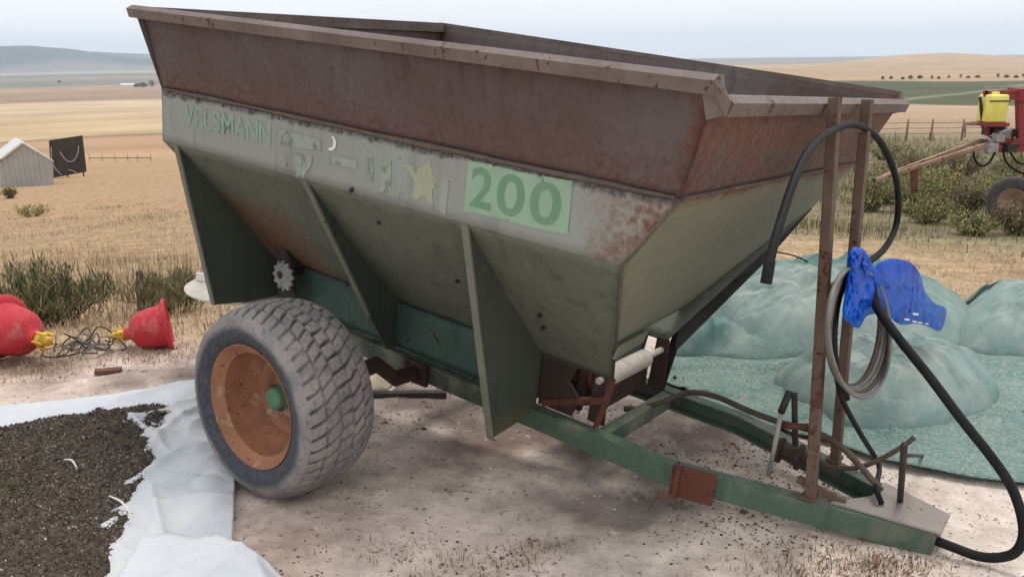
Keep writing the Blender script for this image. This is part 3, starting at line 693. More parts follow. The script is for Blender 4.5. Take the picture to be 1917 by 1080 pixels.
cr=[(-.045+.03*math.cos(a),.955+.03*math.sin(a)) for a in np.linspace(-1.9,1.2,10)]+[(-.052+.022*math.cos(a),.958+.022*math.sin(a)) for a in np.linspace(1.2,-1.7,10)]
decal_poly('crescent_scrap',cr,M['white'],yB-.0008,T_)
# loose bolt heads and welded stubs seen on the panels
k_=(zb0-ZB)/(Wb-YB)
for u,v in ((858,524),(1012,588),(1018,612),(712,414),(660,354)):
    p=loc(u,v,(0,k_,1),zb0-k_*Wb) if v>400 else loc(u,v,(0,1,0),-Wb)
    b=MB(); b.tube([p+(0,.008,.004),p+(0,-.012,-.008)],.009,6); b.build('bolt',M['darkrust'],T_)
for x in np.linspace(xbr+.1,xbf-.12,14):
    b=MB(); b.tube([(x,-Wb+.004,zb1-.018),(x,-Wb-.006,zb1-.018)],.0055,6); b.build('rivet',M['seam'],T_)
# ---- hoses on the posts (parts of the trailer)
def post_pl(u,v,off): return loc(u,v,(1,0,.148),1.75-.06*.148+off)
def hose(name,pts,r,mat,n=10): 
    b=MB(); b.tube(pts,r,n,smooth_n=8); return b.build(name,M[mat],T_,True)
hose('hose',[post_pl(u,v,o) for u,v,o in [(1434,528,.10),(1440,495,.10),(1458,425,.09),(1490,330,.07),(1520,275,.05),(1560,243,.03),(1600,234,.02),(1640,256,.03),(1668,305,.05),(1681,360,.05),(1678,420,.05),(1656,465,.05),(1620,495,.04),(1585,525,.04),(1567,570,.04),(1561,640,.05),(1568,700,.06),(1585,745,.06)]],.0125,'black')
hose('hose_end_fitting',[post_pl(1434,530,.10),post_pl(1438,508,.10),post_pl(1441,488,.10)],.0150,'black')
hose('hose',[loc(u,v,(0,1,0),y) for u,v,y in [(1632,535,.12),(1642,575,.10),(1680,630,.06),(1740,705,.02),(1800,785,0),(1852,850,0),(1890,905,0),(1910,955,-.02),(1916,1000,-.03),(1902,1032,-.05),(1870,1043,-.06),(1830,1040,-.06),(1785,1024,-.06),(1748,1010,-.05)]],.0165,'black')
# coil of thin grey hose
for k in range(6):
    du,dv=4.5*k-8,5*k-14
    pts=[]
    for i,a in enumerate(np.linspace(0,2*math.pi*1.0,22)):
        u=1603+du*.4+(46+1.5*k)*math.cos(a+.5*k); v=618+dv*.3+(108+3*k)*math.sin(a+.5*k)
        pts.append(post_pl(u-8*math.sin(a),v,.05+.010*k+.012*math.cos(2*a+k)))
    hose('hose_coil',pts,.0075,'greyhose' if k%3 else 'brownhose',8)
hose('hose',[post_pl(u,v,o) for u,v,o in [(1566,705,.06),(1578,750,.06),(1610,810,.08),(1645,870,.12)]]+[(1.93,-.02,.0),(1.965,-.045,-.045)],.010,'black')
hose('hose',[loc(u,v,(0,1,0),y) for u,v,y in [(1168,765,.05),(1200,764,.08),(1240,752,.12),(1290,735,.16),(1340,742,.12),(1400,768,.05),(1460,790,0),(1520,806,.0),(1570,832,0),(1610,872,0),(1650,918,0)]],.0125,'brownhose')
hose('hose',[loc(u,v,(0,1,0),y) for u,v,y in [(1535,868,.06),(1570,876,.06),(1610,874,.06),(1650,858,.08),(1690,835,.10),(1712,818,.12)]],.0095,'brownhose')
for (u0,v0,u1,v1,y,r,mt) in [(1439,890,1463,770,-.17,.009,'greymetal'),(1462,772,1478,733,-.17,.013,'darkmetal'),(1487,735,1489,835,-.1,.011,'darkmetal'),(1455,795,1520,800,-.14,.013,'rust')]:
    b=MB(); b.tube([loc(u0,v0,(0,1,0),y),loc(u1,v1,(0,1,0),y)],r,8); b.build('lever_rod',M[mt],T_,True)
b=MB(); b.lathe([(0,-.05),(.05,-.05),(.05,-.038),(.028,-.034),(.028,.02),(.05,.024),(.05,.036),(.015,.04),(.015,.09),(0,.09)],'x',12,tuple(loc(1482,850,(0,1,0),-.05))); b.build('winch_drum',M['darkrust'],T_)
p0=loc(1685,938,(0,0,1),-.05)
b=MB(); b.tube([p0,loc(1693,832,(1,0,0),p0[0])],.011,8); b.tube([loc(1693,852,(1,0,0),p0[0]),loc(1735,853,(1,0,0),p0[0]-.05)],.007,6); b.build('hitch_pin',M['darkmetal'],T_,True)
# ================================================================ helper shapes for soft things
def patch(name,top,bot,left,right,nu,nv,hfun,mat,th=.003,parent=None):
    """Coons patch over four world-XY polylines, laid on the ground with height function"""
    def along(P,n):
        P=np.array(P,float)[:,:2]; s=np.r_[0,np.cumsum(np.linalg.norm(np.diff(P,axis=0),axis=1))]; s/=s[-1]
        t=np.linspace(0,1,n+1); return np.stack([np.interp(t,s,P[:,0]),np.interp(t,s,P[:,1])],1)
    Tt,Bb=along(top,nu),along(bot,nu); Ll,Rr=along(left,nv),along(right,nv)
    U=np.linspace(0,1,nu+1)[None,:,None];Vv=np.linspace(0,1,nv+1)[:,None,None]
    P=(1-Vv)*Tt[None]+Vv*Bb[None]+(1-U)*Ll[:,None]+U*Rr[:,None]-((1-U)*(1-Vv)*Tt[0]+U*(1-Vv)*Tt[-1]+(1-U)*Vv*Bb[0]+U*Vv*Bb[-1])
    X,Y=P[...,0],P[...,1]; Z=terrain(X,Y)+hfun(X,Y,np.broadcast_to(U[...,0],X.shape),np.broadcast_to(Vv[...,0],X.shape))
    W=nu+1; Vt=np.stack([X,Y,Z],-1).reshape(-1,3); O=len(Vt); Vt=np.vstack([Vt,Vt-[0,0,th]])
    i,j=np.meshgrid(np.arange(nv),np.arange(nu),indexing='ij'); k=(i*W+j).reshape(-1)
    Fq=np.concatenate([np.stack([k,k+W,k+W+1,k+1],-1),np.stack([k+1,k+W+1,k+W,k],-1)+O])
    ed=[]
    for j in range(nu): ed+=[(j,j+1,O+j+1,O+j),(nv*W+j+1,nv*W+j,O+nv*W+j,O+nv*W+j+1)]
    for i in range(nv): ed+=[((i+1)*W,i*W,O+i*W,O+(i+1)*W),(i*W+nu,(i+1)*W+nu,O+(i+1)*W+nu,O+i*W+nu)]
    return fast_tris(name,Vt,np.concatenate([Fq,np.array(ed)]),mat,parent,smooth=True)
def ridged(x,y,s,o=4):
    t=0;a=1
    for i in range(o): t=t+a*(1-np.abs(vn2(x/s+7.7*i,y/s+3.1*i))*4); a*=.5; s*=.5
    return t/1.9
G=lambda u,v:gnd(u,v)[:2]
# ================================================================ WHITE SHEET AND SEED HEAP
_rs=np.random.default_rng(9)
SEG=[(_rs.uniform(-3,-.9),_rs.uniform(1.9,4.0),_rs.normal(1.1,.9),_rs.uniform(.12,.45),_rs.uniform(.012,.045),_rs.uniform(.006,.026)*_rs.choice([1,1,-.5])) for _ in range(75)]
SEG+=[(_rs.uniform(-1.75,-1.0),_rs.uniform(2.2,3.7),_rs.normal(1.45,.5),_rs.uniform(.15,.5),_rs.uniform(.012,.03),_rs.uniform(.012,.035)) for _ in range(34)]
def sheet_h(x,y,u,v):
    fold=np.clip(ridged(x*1.0+y*.5,y*1.1-x*.3,.55,3),-1,1)
    big=np.clip(fbm(x+2,y+5,.35,3),-.5,.6)
    rightm=sst(.80,.93,u)
    roll=np.exp(-((u-.955)/.035)**2)*.035
    return .030+np.clip(folds(x,y,SEG),-.015,.09)*(.10+.95*rightm)+rightm*.02*np.abs(big)+roll*(.4+np.abs(big))+.02*np.exp(-(v/.05)**2)
top=[np.array((-4.6,4.05)),G(0,778),G(130,765),G(260,750),G(372,733),G(385,745)]
right=[G(385,745),G(398,800),G(418,855),G(441,905),G(440,960),G(437,1010),G(434,1052),np.array(G(425,1080))+(0,0),np.array((-.72,1.9))]
bot=[np.array((-3.6,1.6)),np.array((-2.0,1.7)),np.array((-.72,1.9))]
left=[np.array((-4.6,4.05)),np.array((-3.6,1.6))]
o=patch('plastic_sheet',top,bot,left,right,300,230,sheet_h,M['sheet']); tag(o,'crumpled white woven sheet on the ground beside the trailer wheel','sheet')
o=patch('folded_sheet',[G(283,1046),G(330,1042),G(400,1056),G(485,1078)],[np.array((-1.2,1.9)),np.array((-.9,1.95)),np.array((-.5,2.1))],[G(283,1046),np.array((-1.2,1.9))],[G(485,1078),np.array((-.5,2.1))],40,24,
    lambda x,y,u,v:.075+folds(x,y,[(-1.05,2.3,.3,.3,.02,.03),(-.9,2.2,1.2,.3,.03,.03),(-.8,2.35,-.3,.2,.02,.02),(-1.1,2.1,.9,.3,.025,.03),(-.75,2.15,2.0,.3,.02,.03)])+.03*np.exp(-((v-.1)/.12)**2)-.04*sst(.75,1,u),M['sheet']); tag(o,'small folded white sheet lying over the near corner of the larger sheet','sheet')
def heap():
    out=[(-60,815),(0,818),(60,804),(130,790),(180,790),(232,778),(300,770),(326,772),(334,784),(318,796),(333,812),(331,830),(318,844),(292,852),(296,868),(291,888),(286,905),(272,926),(254,940),(249,955),(262,960),(249,985),(243,1010),(232,1035),(222,1060),(212,1090)]
    P=[G(u,v) for u,v in out]+[np.array((-1.35,1.95)),np.array((-2.4,1.75)),np.array((-3.9,2.0)),np.array((-3.9,3.5))]
    P=np.array(P)
    n=5; Q=[]
    for i in range(len(P)):
        a,b=P[i],P[(i+1)%len(P)]
        m=max(2,int(np.linalg.norm(b-a)/.02))
        for t in np.linspace(0,1,m,endpoint=False): Q.append(a+(b-a)*t)
    Q=np.array(Q); Q=Q+.012*np.stack([fbm(Q[:,0],Q[:,1],.05,3),fbm(Q[:,0]+9,Q[:,1],.05,3)],1)
    c=np.array((-2.2,2.75)); nr=70; V=[];rad=np.linspace(1,0,nr)
    for r in rad: V.append(c+(Q-c)*r)
    V=np.array(V); X,Y=V[...,0],V[...,1]
    e=(1-rad)[:,None]; e=1-(1-np.clip(e/.5,0,1))**2
    h=.034+e*(.03+.06*fbm(X,Y,.45,4,.6))+.04*np.clip(e*4,0,1)*fbm(X+4,Y,.07,3,.6)
    h=np.maximum(h,.030+.018*np.clip((1-rad)[:,None]/.03,0,1)); h[0]=.02
    Z=terrain(X,Y)+h; N=len(Q)
    Vt=np.stack([X,Y,Z],-1).reshape(-1,3)
    i,j=np.meshgrid(np.arange(nr-1),np.arange(N),indexing='ij'); j2=(j+1)%N
    Fq=np.stack([i*N+j,i*N+j2,(i+1)*N+j2,(i+1)*N+j],-1).reshape(-1,4)
    t=NT('dark_seed_mass'); f=t.noise(55,5,.7); g=t.noise(9,5,.6)
    cc=t.mix(t.ramp(f,.3,.7),S(64,54,48),S(134,118,106)); cc=t.mix(t.rng(g,.5,.7),cc,S(100,94,74)); cc=t.mix(t.rng(t.noise(95,3,.7),.6,.68),cc,S(168,156,140))
    m=t.fin(cc,.9,0,t.math('ADD',f,t.noise(130,3,.7)),1.,.02,.15)
    root=fast_tris('seed_heap',Vt,Fq[:,::-1],m,smooth=True); tag(root,'low spread of dark seed husks on the white sheet','seed heap',kind=None)
    # granules: real chaff flakes lying on the heap
    rs=np.random.default_rng(11); K_=42000
    ia=rs.integers(0,nr-1,K_); ra=np.sqrt(rs.random(K_))*.985+.012
    ja=rs.integers(0,N,K_); XY=c+(Q[ja]-c)*ra[:,None]
    ri=(1-ra)*(nr-1); r0=np.clip(ri.astype(int),0,nr-2); fr=ri-r0
    z=Z[r0,ja]*(1-fr)+Z[r0+1,ja]*fr
    near=(XY[:,0]>-3.1)&(XY[:,1]>2.0)
    XY,z=XY[near],z[near]; k=len(XY)
    sz=rs.uniform(.003,.0085,k); cen=np.c_[XY,z+sz*.35]
    D=rs.normal(size=(k,3,3)); D/=np.linalg.norm(D,axis=2)[...,None]
    tips=np.concatenate([cen[:,None]+D*sz[:,None,None]*np.array([1.5,.8,.8])[None,:,None],(cen+np.c_[0*sz,0*sz,sz*.8])[:,None]],1)
    Vg=tips.reshape(-1,3); b0=np.arange(k)*4
    Fg=np.concatenate([np.stack([b0,b0+1,b0+3],-1),np.stack([b0+1,b0+2,b0+3],-1),np.stack([b0+2,b0,b0+3],-1)])
    pal=np.array([S(84,76,69),S(110,101,93),S(136,126,115),S(60,54,50),S(166,156,143),S(98,94,76)])
    cs=np.repeat(pal[rs.choice(6,k,p=[.28,.27,.15,.17,.05,.08])],4,axis=0)
    g_=fast_tris('husk',Vg,Fg,M['granule'],root,cols=cs); g_['kind']='stuff'
heap()
for nm,(a,b_),lb in (('straw_stalk',((205,928),(248,968)),'long pale straw stalk lying on the dark seed heap'),('straw_chip',((120,860),(144,876)),'short pale chip lying on the dark seed heap')):
    p,q=gnd(*a,.075),gnd(*b_,.07); mid=(p+q)/2+(.004,.006,.012)
    m=MB(); m.tube([p,mid,q],[.003,.0042,.0025],6,smooth_n=4); o=m.build(nm,M['white'],None,True); tag(o,lb,'straw')
# ================================================================ GREEN COVERS
TSEG=[(_rs.uniform(.9,3.2),_rs.uniform(3.,5.2),_rs.normal(.2,.7),_rs.uniform(.15,.6),_rs.uniform(.012,.035),_rs.uniform(.008,.03)) for _ in range(60)]
def cover_h(x,y,u,v):
    return .024+.012*np.clip(ridged(x,y,.7,3),-.6,1)+folds(x,y,TSEG)
o=patch('shade_cloth',[G(1215,668),G(1330,640),G(1500,625),G(1700,630),np.array((3.9,5.3))],[G(1246,722),G(1400,800),G(1560,838),G(1650,872),G(1740,888),G(1830,905),G(1917,914),np.array((2.9,2.9))],
    [G(1215,668),G(1246,722)],[np.array((3.9,5.3)),np.array((2.9,2.9))],110,70,cover_h,M['tarpflat']); tag(o,'flat dusty green shade cloth spread on the ground behind the drawbar','shade cloth')
def mound(name,label,base_px,peak_h,exps,fold,seed,extra=(),center=None,flat=0.):
    P=np.array([G(u,v) if not isinstance(u,tuple) else np.array(u) for u,v in base_px])
    Q=[]
    for i in range(len(P)):
        p0,p1,p2,p3=P[i-1],P[i],P[(i+1)%len(P)],P[(i+2)%len(P)]
        for t in np.linspace(0,1,30,endpoint=False):
            Q.append(.5*((2*p1)+(-p0+p2)*t+(2*p0-5*p1+4*p2-p3)*t*t+(-p0+3*p1-3*p2+p3)*t**3))
    Q=np.array(Q); N=len(Q); c=Q.mean(0) if center is None else np.array(center)
    nr=110; rad=np.linspace(1,0,nr)
    V=np.array([c+(Q-c)*r for r in rad]); X,Y=V[...,0],V[...,1]
    th=np.linspace(0,2*np.pi,N,endpoint=False)[None]; r=rad[:,None]
    prof=(1-r**exps[0])**exps[1]
    h=peak_h*prof
    rad_f=np.sin(th*7+seed*1.3+5*fbm(X+seed,Y,.35,2))*.6+np.abs(np.sin(th*6+seed+4*fbm(X,Y+seed,.3,2)))*.7-.3
    h=h+fold*(rad_f*r*(1-r)*2.4+1.1*np.clip(ridged(X+seed*3,Y,.5,3)-.2,-.4,1)*prof*(.45)+.9*fbm(X+seed,Y-seed,.22,3)*prof+.5*np.clip(.25-np.abs(vn2(X*1.4+Y*.8+seed,Y*2.2-X*.7))*2.2,0,1)*prof)
    r9=np.random.default_rng(seed); sg=[]
    ext=Q.max(0)-Q.min(0)
    for _ in range(64):
        q9=Q[r9.integers(0,N)]; t9=r9.uniform(.15,.85); x9,y9=c+(q9-c)*t9; a9=math.atan2(q9[1]-c[1],q9[0]-c[0])+r9.normal(0,.5)
        sg.append((x9,y9,a9,r9.uniform(.1,.4)*ext[0]*.6,r9.choice([r9.uniform(.012,.025),r9.uniform(.03,.08)]),r9.uniform(.015,.045)*r9.choice([1,1,-1])))
    h=h+folds(X,Y,sg)*np.clip((1-r)*6,0,1)*fold/.06
    for (ex,ey,es,eh) in extra: h=h+eh*np.exp(-(((X-ex)/es)**2+((Y-ey)/es)**2))*np.clip((1-r)*3,0,1)
    h=h+.012*np.maximum(0,np.sin(th*9+seed*2))*np.exp(-((r-1)/.06)**2)
    Z=terrain(X,Y)+np.maximum(h,.0)+.028*(1-r*.3); Z[0]=terrain(X[0],Y[0])+.004
    Vt=np.stack([X,Y,Z],-1).reshape(-1,3)
    i,j=np.meshgrid(np.arange(nr-1),np.arange(N),indexing='ij'); j2=(j+1)%N
    Fq=np.stack([i*N+j,i*N+j2,(i+1)*N+j2,(i+1)*N+j],-1).reshape(-1,4)
    # keep winding outward
    a2=np.sum(Q[:,0]*np.roll(Q[:,1],-1)-np.roll(Q[:,0],-1)*Q[:,1])
    if a2<0: Fq=Fq[:,::-1]
    o=fast_tris(name,Vt,Fq,M['tarp'],smooth=True); tag(o,label,'covered heap','heaps under green cover'); return o
mound('covered_heap','rounded heap under pale green cover, nearest one behind the hose posts',[(1448,722),(1500,770),(1570,805),(1660,818),(1760,806),(1850,775),(1868,735),(1800,700),(1640,690),(1510,695)],.28,(2.6,.75),.032,1)
mound('covered_heap','long green covered heap between the hopper and the blue bag',[(1255,668),(1330,676),(1430,682),(1540,670),(1660,672),(1780,660),(1845,632),(1810,590),(1700,570),(1560,566),(1400,568),(1290,590)],.42,(2.2,.85),.05,4)
mound('covered_heap','low green covered heap cut by the right edge of the photo',[(1772,640),(1830,668),(1917,676),((3.75,4.7),0),((4.6,5.2),0),((4.4,5.9),0),((3.4,5.95),0),(1800,592)],.33,(2.4,.8),.03,7)
cs_=[gnd(1462,474,.42),gnd(1495,482,.45),gnd(1530,498,.44)]
# rope on the back heap
m=MB(); m.tube([atY(1455,472,5.6),atY(1490,480,5.55),atY(1532,500,5.5)],.006,6,smooth_n=4); o=m.build('rope',M['black'],None,True); tag(o,'thin dark rope lying over the top of the long green heap','rope')
# ================================================================ BLUE BAG
def bag():
    V=[];Fs=[]
    def lobe(outline,depth,off,seed,knot):
        P=np.array([post_pl(u,v,off) for u,v in outline]); K0=post_pl(*knot,off)
        P=catmull(np.vstack([P,P[:1]]),4)[:-1]; N=len(P); c=P.mean(0)
        nrm=np.array([1,0,.148]); nrm=np.array((TM.T@(CO-TO))-c); nrm/=np.linalg.norm(nrm)
        nr=12; base=len(V); rj=np.random.default_rng(seed)
        for sd in (1,-1):
            for k in range(nr):
                r=1-k/(nr-1)
                for i in range(N):
                    p=c+(P[i]-c)*r; a=math.atan2(*(P[i]-K0)[[2,1]])
                    dk=np.linalg.norm(p-K0)
                    wr=math.sin(a*7+seed+1.5*float(fbm(p[1]*6,p[2]*6,.5,2)))*.017*min(1,.10/(dk+.03))*(1-r**6)+.05*abs(float(fbm(p[1]+seed,p[2]*.7,.09,2)))*(1-r**4)+rj.normal()*.009*(r<.99)*min(1,r*2)
                    h=depth*math.sqrt(max(0,1-r**2.2))+ (wr if r<.999 else 0)
                    V.append(p+nrm*sd*max(h,.0))
            b=base+(0 if sd>0 else nr*N)
            for k in range(nr-1):
                for i in range(N):
                    q=(b+k*N+i,b+k*N+(i+1)%N,b+(k+1)*N+(i+1)%N,b+(k+1)*N+i)
                    Fs.append(q if sd>0 else q[::-1])
    lobe([(1588,476),(1600,462),(1618,468),(1632,492),(1640,512),(1626,520),(1600,512),(1588,498)],.035,.09,1,(1625,515))
    lobe([(1588,500),(1620,500),(1645,520),(1650,560),(1640,585),(1622,592),(1608,614),(1590,606),(1577,588),(1582,545)],.06,.085,5,(1630,510))
    lobe([(1632,508),(1645,492),(1672,484),(1705,492),(1722,512),(1732,545),(1748,566),(1771,578),(1768,604),(1758,620),(1735,610),(1712,606),(1688,608),(1668,596),(1650,570),(1640,535)],.07,.10,9,(1635,512))
    o=obj('plastic_bag',[t2w(p) for p in V],Fs,M['bag'],None,True); tag(o,'crumpled blue plastic bag tied to the hose post','bag')
    marks=[(1698,598,9,4),(1712,602,7,4),(1722,604,8,3),(1714,588,10,5),(1735,606,6,3)]
    for u,v,a,b_ in marks:
        q=[post_pl(u+x,v+y,.16) for x,y in ((-a/2,-b_/2),(a/2,-b_/2+1),(a/2,b_/2),(-a/2,b_/2-1))]
        MB().prism([t2w(p) for p in q],(.001,-.002,0)).build('printed_mark',M['white'],o)
bag()
# ================================================================ RED DRINKERS, WIRE, POST, SCRAPS
def drinker(u,v,label,size,yaw,tilt,flip=False):
    p=gnd(u,v); root=empty('bell_drinker',p)
    tag(root,label,'drinker','red plastic drinkers lying on the grass')
    # axis +x points from yellow neck to open flared rim
    b=MB(); s=size
    prof=[(.0,-.03),(.045,-.03),(.048,0),(.056,.012),(.095,.028),(.125,.06),(.145,.10),(.156,.16),(.160,.225),(.164,.245),(.185,.252),(.205,.268),(.208,.285),(.200,.287),(.180,.270),(.15,.255),(.150,.20),(.135,.10),(.09,.045),(0,.03)]
    b.lathe([(r*s,h*s) for r,h in prof],'x',40); bd=b.build('bell',M['red'],root,True)
    md=bd.modifiers.new('edge','EDGE_SPLIT'); md.split_angle=R(50)
    y=MB(); y.lathe([(0,-.125),(.022,-.125),(.03,-.115),(.03,-.08),(.045,-.075),(.045,-.05),(.038,-.045),(.036,-.028),(0,-.028)],'x',18)
    y.v=[tuple(np.array(q)*s) for q in y.v]
    y.build('valve_neck',M['yellow'],root,True)
    for k in range(5):
        a=2*math.pi*k/5; r=MB(); r.bar((-.115*s,.05*s*math.cos(a),.05*s*math.sin(a)),(-.04*s,.05*s*math.cos(a),.05*s*math.sin(a)),.014*s,.012*s); r.build('valve_rib',M['yellow'],root)
    root.rotation_euler=(0,tilt,yaw); root.location=tuple(p+np.array((0,0,.155*s)))
    return root
drinker(246,652,'red bell drinker lying by the short wooden post, flared rim to the right',.80,R(22),R(-6)).location.z-=0.03
d2=drinker(72,676,'red bell drinker cut by the left edge of the photo, yellow neck to the right',.92,R(160),R(-8))
def at_ground(u,v,h): 
    q=gnd(u,v); q[2]+=h; return q
rs=np.random.default_rng(21)
tw=empty('wire_tangle',gnd(165,660)); tag(tw,'tangle of rusty wire on the grass between the red drinkers','wire')
c0=gnd(165,655)
for k in range(9):
    pts=[]; a0=rs.random()*6; rx,ry=rs.uniform(.07,.22),rs.uniform(.05,.15); cx=rs.uniform(-.12,.12)
    for a in np.linspace(0,5.2,14):
        x,y=cx+rx*math.cos(a+a0),ry*math.sin(a+a0)*1.2
        pts.append((x,y,gz(c0[0]+x,c0[1]+y)-c0[2]+.02+.10*max(0,math.sin(a*1.3+k))*rs.uniform(.5,1.2)))
    m=MB(); m.tube(pts,.0045,5,smooth_n=3); m.build('wire_loop',M['darkmetal'] if k%2 else M['greyhose'],tw,True)
def post(name,base_px,top_px,r,label,group=None,Y=None,mat='oldwood'):
    p=gnd(*base_px); q=atY(*top_px,p[1]); m=MB(); n=7; pts=[p-(q-p)*.1]+[p+(q-p)*t for t in (.0,.3,.6,.9,1.)]
    m.tube([x+rs.normal(size=3)*r*.12 for x in pts],[r*1.05,r,r*.95,r*.97,r*.9,r*.8],8); o=m.build(name,M[mat],None,True); tag(o,label,'post',group); return o
M['oldwood']=flat('weathered_wood',S(78,68,58),.9,.35,18,.5)
post('wooden_post',(267,592),(261,508),.033,'short dark wooden post leaning behind the red drinker')
def plank(name,px,label,h,wd,mat,cat,lift=.0):
    p,q=[gnd(*x) for x in px]; p[2]+=h/2+lift;q[2]+=h/2+lift; m=MB(); m.bar(p,q,wd,h); o=m.build(name,mat,None); tag(o,label,cat); return o
plank('wood_scrap',((178,699),(228,695)),'flat brown scrap of wood on the bare yard soil',.02,.05,flat('brown_wood',S(110,76,62),.85,.3,20),'scrap')
plank('steel_bar',((690,744),(836,742)),'dark steel bar lying on the ground under the hopper',.03,.04,M['darkmetal'],'bar')
plank('pale_stick',((730,738),(754,712)),'short pale stick on the ground between the tyre and the rail',.02,.02,flat('pale_wood',S(206,194,176),.8,.2,14),'stick')
q=gnd(712,722); m=MB(); 
m.add([q+np.array(v) for v in [(-.07,-.05,.0),(.05,-.06,.01),(.09,.03,.02),(.0,.08,.0),(-.09,.04,.01),(-.01,.0,.075),(.04,.02,.06)]],[(0,1,5),(1,2,6),(1,6,5),(2,3,6),(3,5,6),(3,4,5),(4,0,5),(4,3,2,1,0)]); o=m.build('torn_bag',flat('cream_bag',S(214,200,172),.7,.2,14),None); tag(o,'crumpled cream paper scrap on the ground behind the tyre','scrap')
# ================================================================ GRAVEL AND CRUMBS
def gravel():
    rs=np.random.default_rng(31); n=15000
    d=rs.uniform(2.1,5.2,n); az=np.radians(rs.uniform(-33,36,n)); X,Y=d*np.sin(az),d*np.cos(az)
    dens=np.clip(.30+2.2*fbm(X,Y,.45,4),0.04,1); keep=rs.random(n)<dens
    keep&=~((X<-.95)&(Y<3.75)); keep&=~((X>1.0)&(Y>3.5)&(Y<6)&(rs.random(n)<.75))
    X,Y=X[keep],Y[keep]; n=len(X)
    big=(rs.random(n)<.022); s=np.where(big,rs.uniform(.008,.017,n),rs.uniform(.0025,.0075,n))
    Z=terrain(X,Y)+.022*fbm(X,Y,.5,4,.55)+.010*fbm(X+5,Y,.09,3,.6)+np.where((X>.85)&(Y>3.5)&(Y<6),.04,0)
    oc=np.array([(1,0,0),(-1,0,0),(0,1,0),(0,-1,0),(0,0,1),(0,0,-1)],float)
    fo=np.array([(0,2,4),(2,1,4),(1,3,4),(3,0,4),(2,0,5),(1,2,5),(3,1,5),(0,3,5)])
    rot=rs.random(n)*6.28; V=oc[None]*rs.uniform(.55,1.4,(n,6,1))*s[:,None,None]
    cx,sx=np.cos(rot)[:,None],np.sin(rot)[:,None]
    V=np.stack([V[...,0]*cx-V[...,1]*sx,V[...,0]*sx+V[...,1]*cx,V[...,2]*.65],-1)+np.stack([X,Y,Z+s*.25],-1)[:,None]
    Fg=(fo[None]+(np.arange(n)*6)[:,None,None]).reshape(-1,3)
    pal=np.array([S(108,92,83),S(84,70,63),S(152,136,126),S(214,202,192),S(126,102,90)])
    cs=np.repeat(pal[rs.choice(5,n,p=[.3,.32,.12,.08,.18])],6,axis=0)
    o=fast_tris('gravel',V.reshape(-1,3),Fg,M['granule'],cols=cs); tag(o,'small stones and crumbs scattered on the bare yard','gravel',kind='stuff')
gravel()
# ================================================================ GRASS
def blades(name,P,hgt,wid,pal,prob,label,lean=.45,seed=1,clump=None):
    rs=np.random.default_rng(seed); n=len(P)
    a=rs.random(n)*2*np.pi; L=np.abs(rs.normal(0,lean,n)); dx,dy=np.cos(a)*L,np.sin(a)*L
    f=rs.random(n)*2*np.pi; wx,wy=np.cos(f)*wid/2,np.sin(f)*wid/2
    h=hgt
    def pt(t,w): 
        return np.stack([P[:,0]+dx*h*t*t+wx*w,P[:,1]+dy*h*t*t+wy*w,P[:,2]-.01+h*t*(1-.18*L*t)],-1)
    V=np.stack([pt(0,-1),pt(0,1),pt(.55,-.75),pt(.55,.75),pt(1,0)],1).reshape(-1,3)
    b=np.arange(n)*5
    Fg=np.concatenate([np.stack([b,b+1,b+3],-1),np.stack([b,b+3,b+2],-1),np.stack([b+2,b+3,b+4],-1)])
    pal=np.array(pal); cs=pal[rs.choice(len(pal),n,p=prob)]; cs=cs*rs.uniform(.75,1.2,(n,1)); cs[:,3]=1
    o=fast_tris(name,V,Fg,M['grass'],cols=np.repeat(cs,5,axis=0)); tag(o,label,'grass',kind='stuff'); return o
DRY=[S(196,174,146),S(174,150,122),S(212,194,168),S(146,126,104),S(142,136,108),S(110,94,78)]
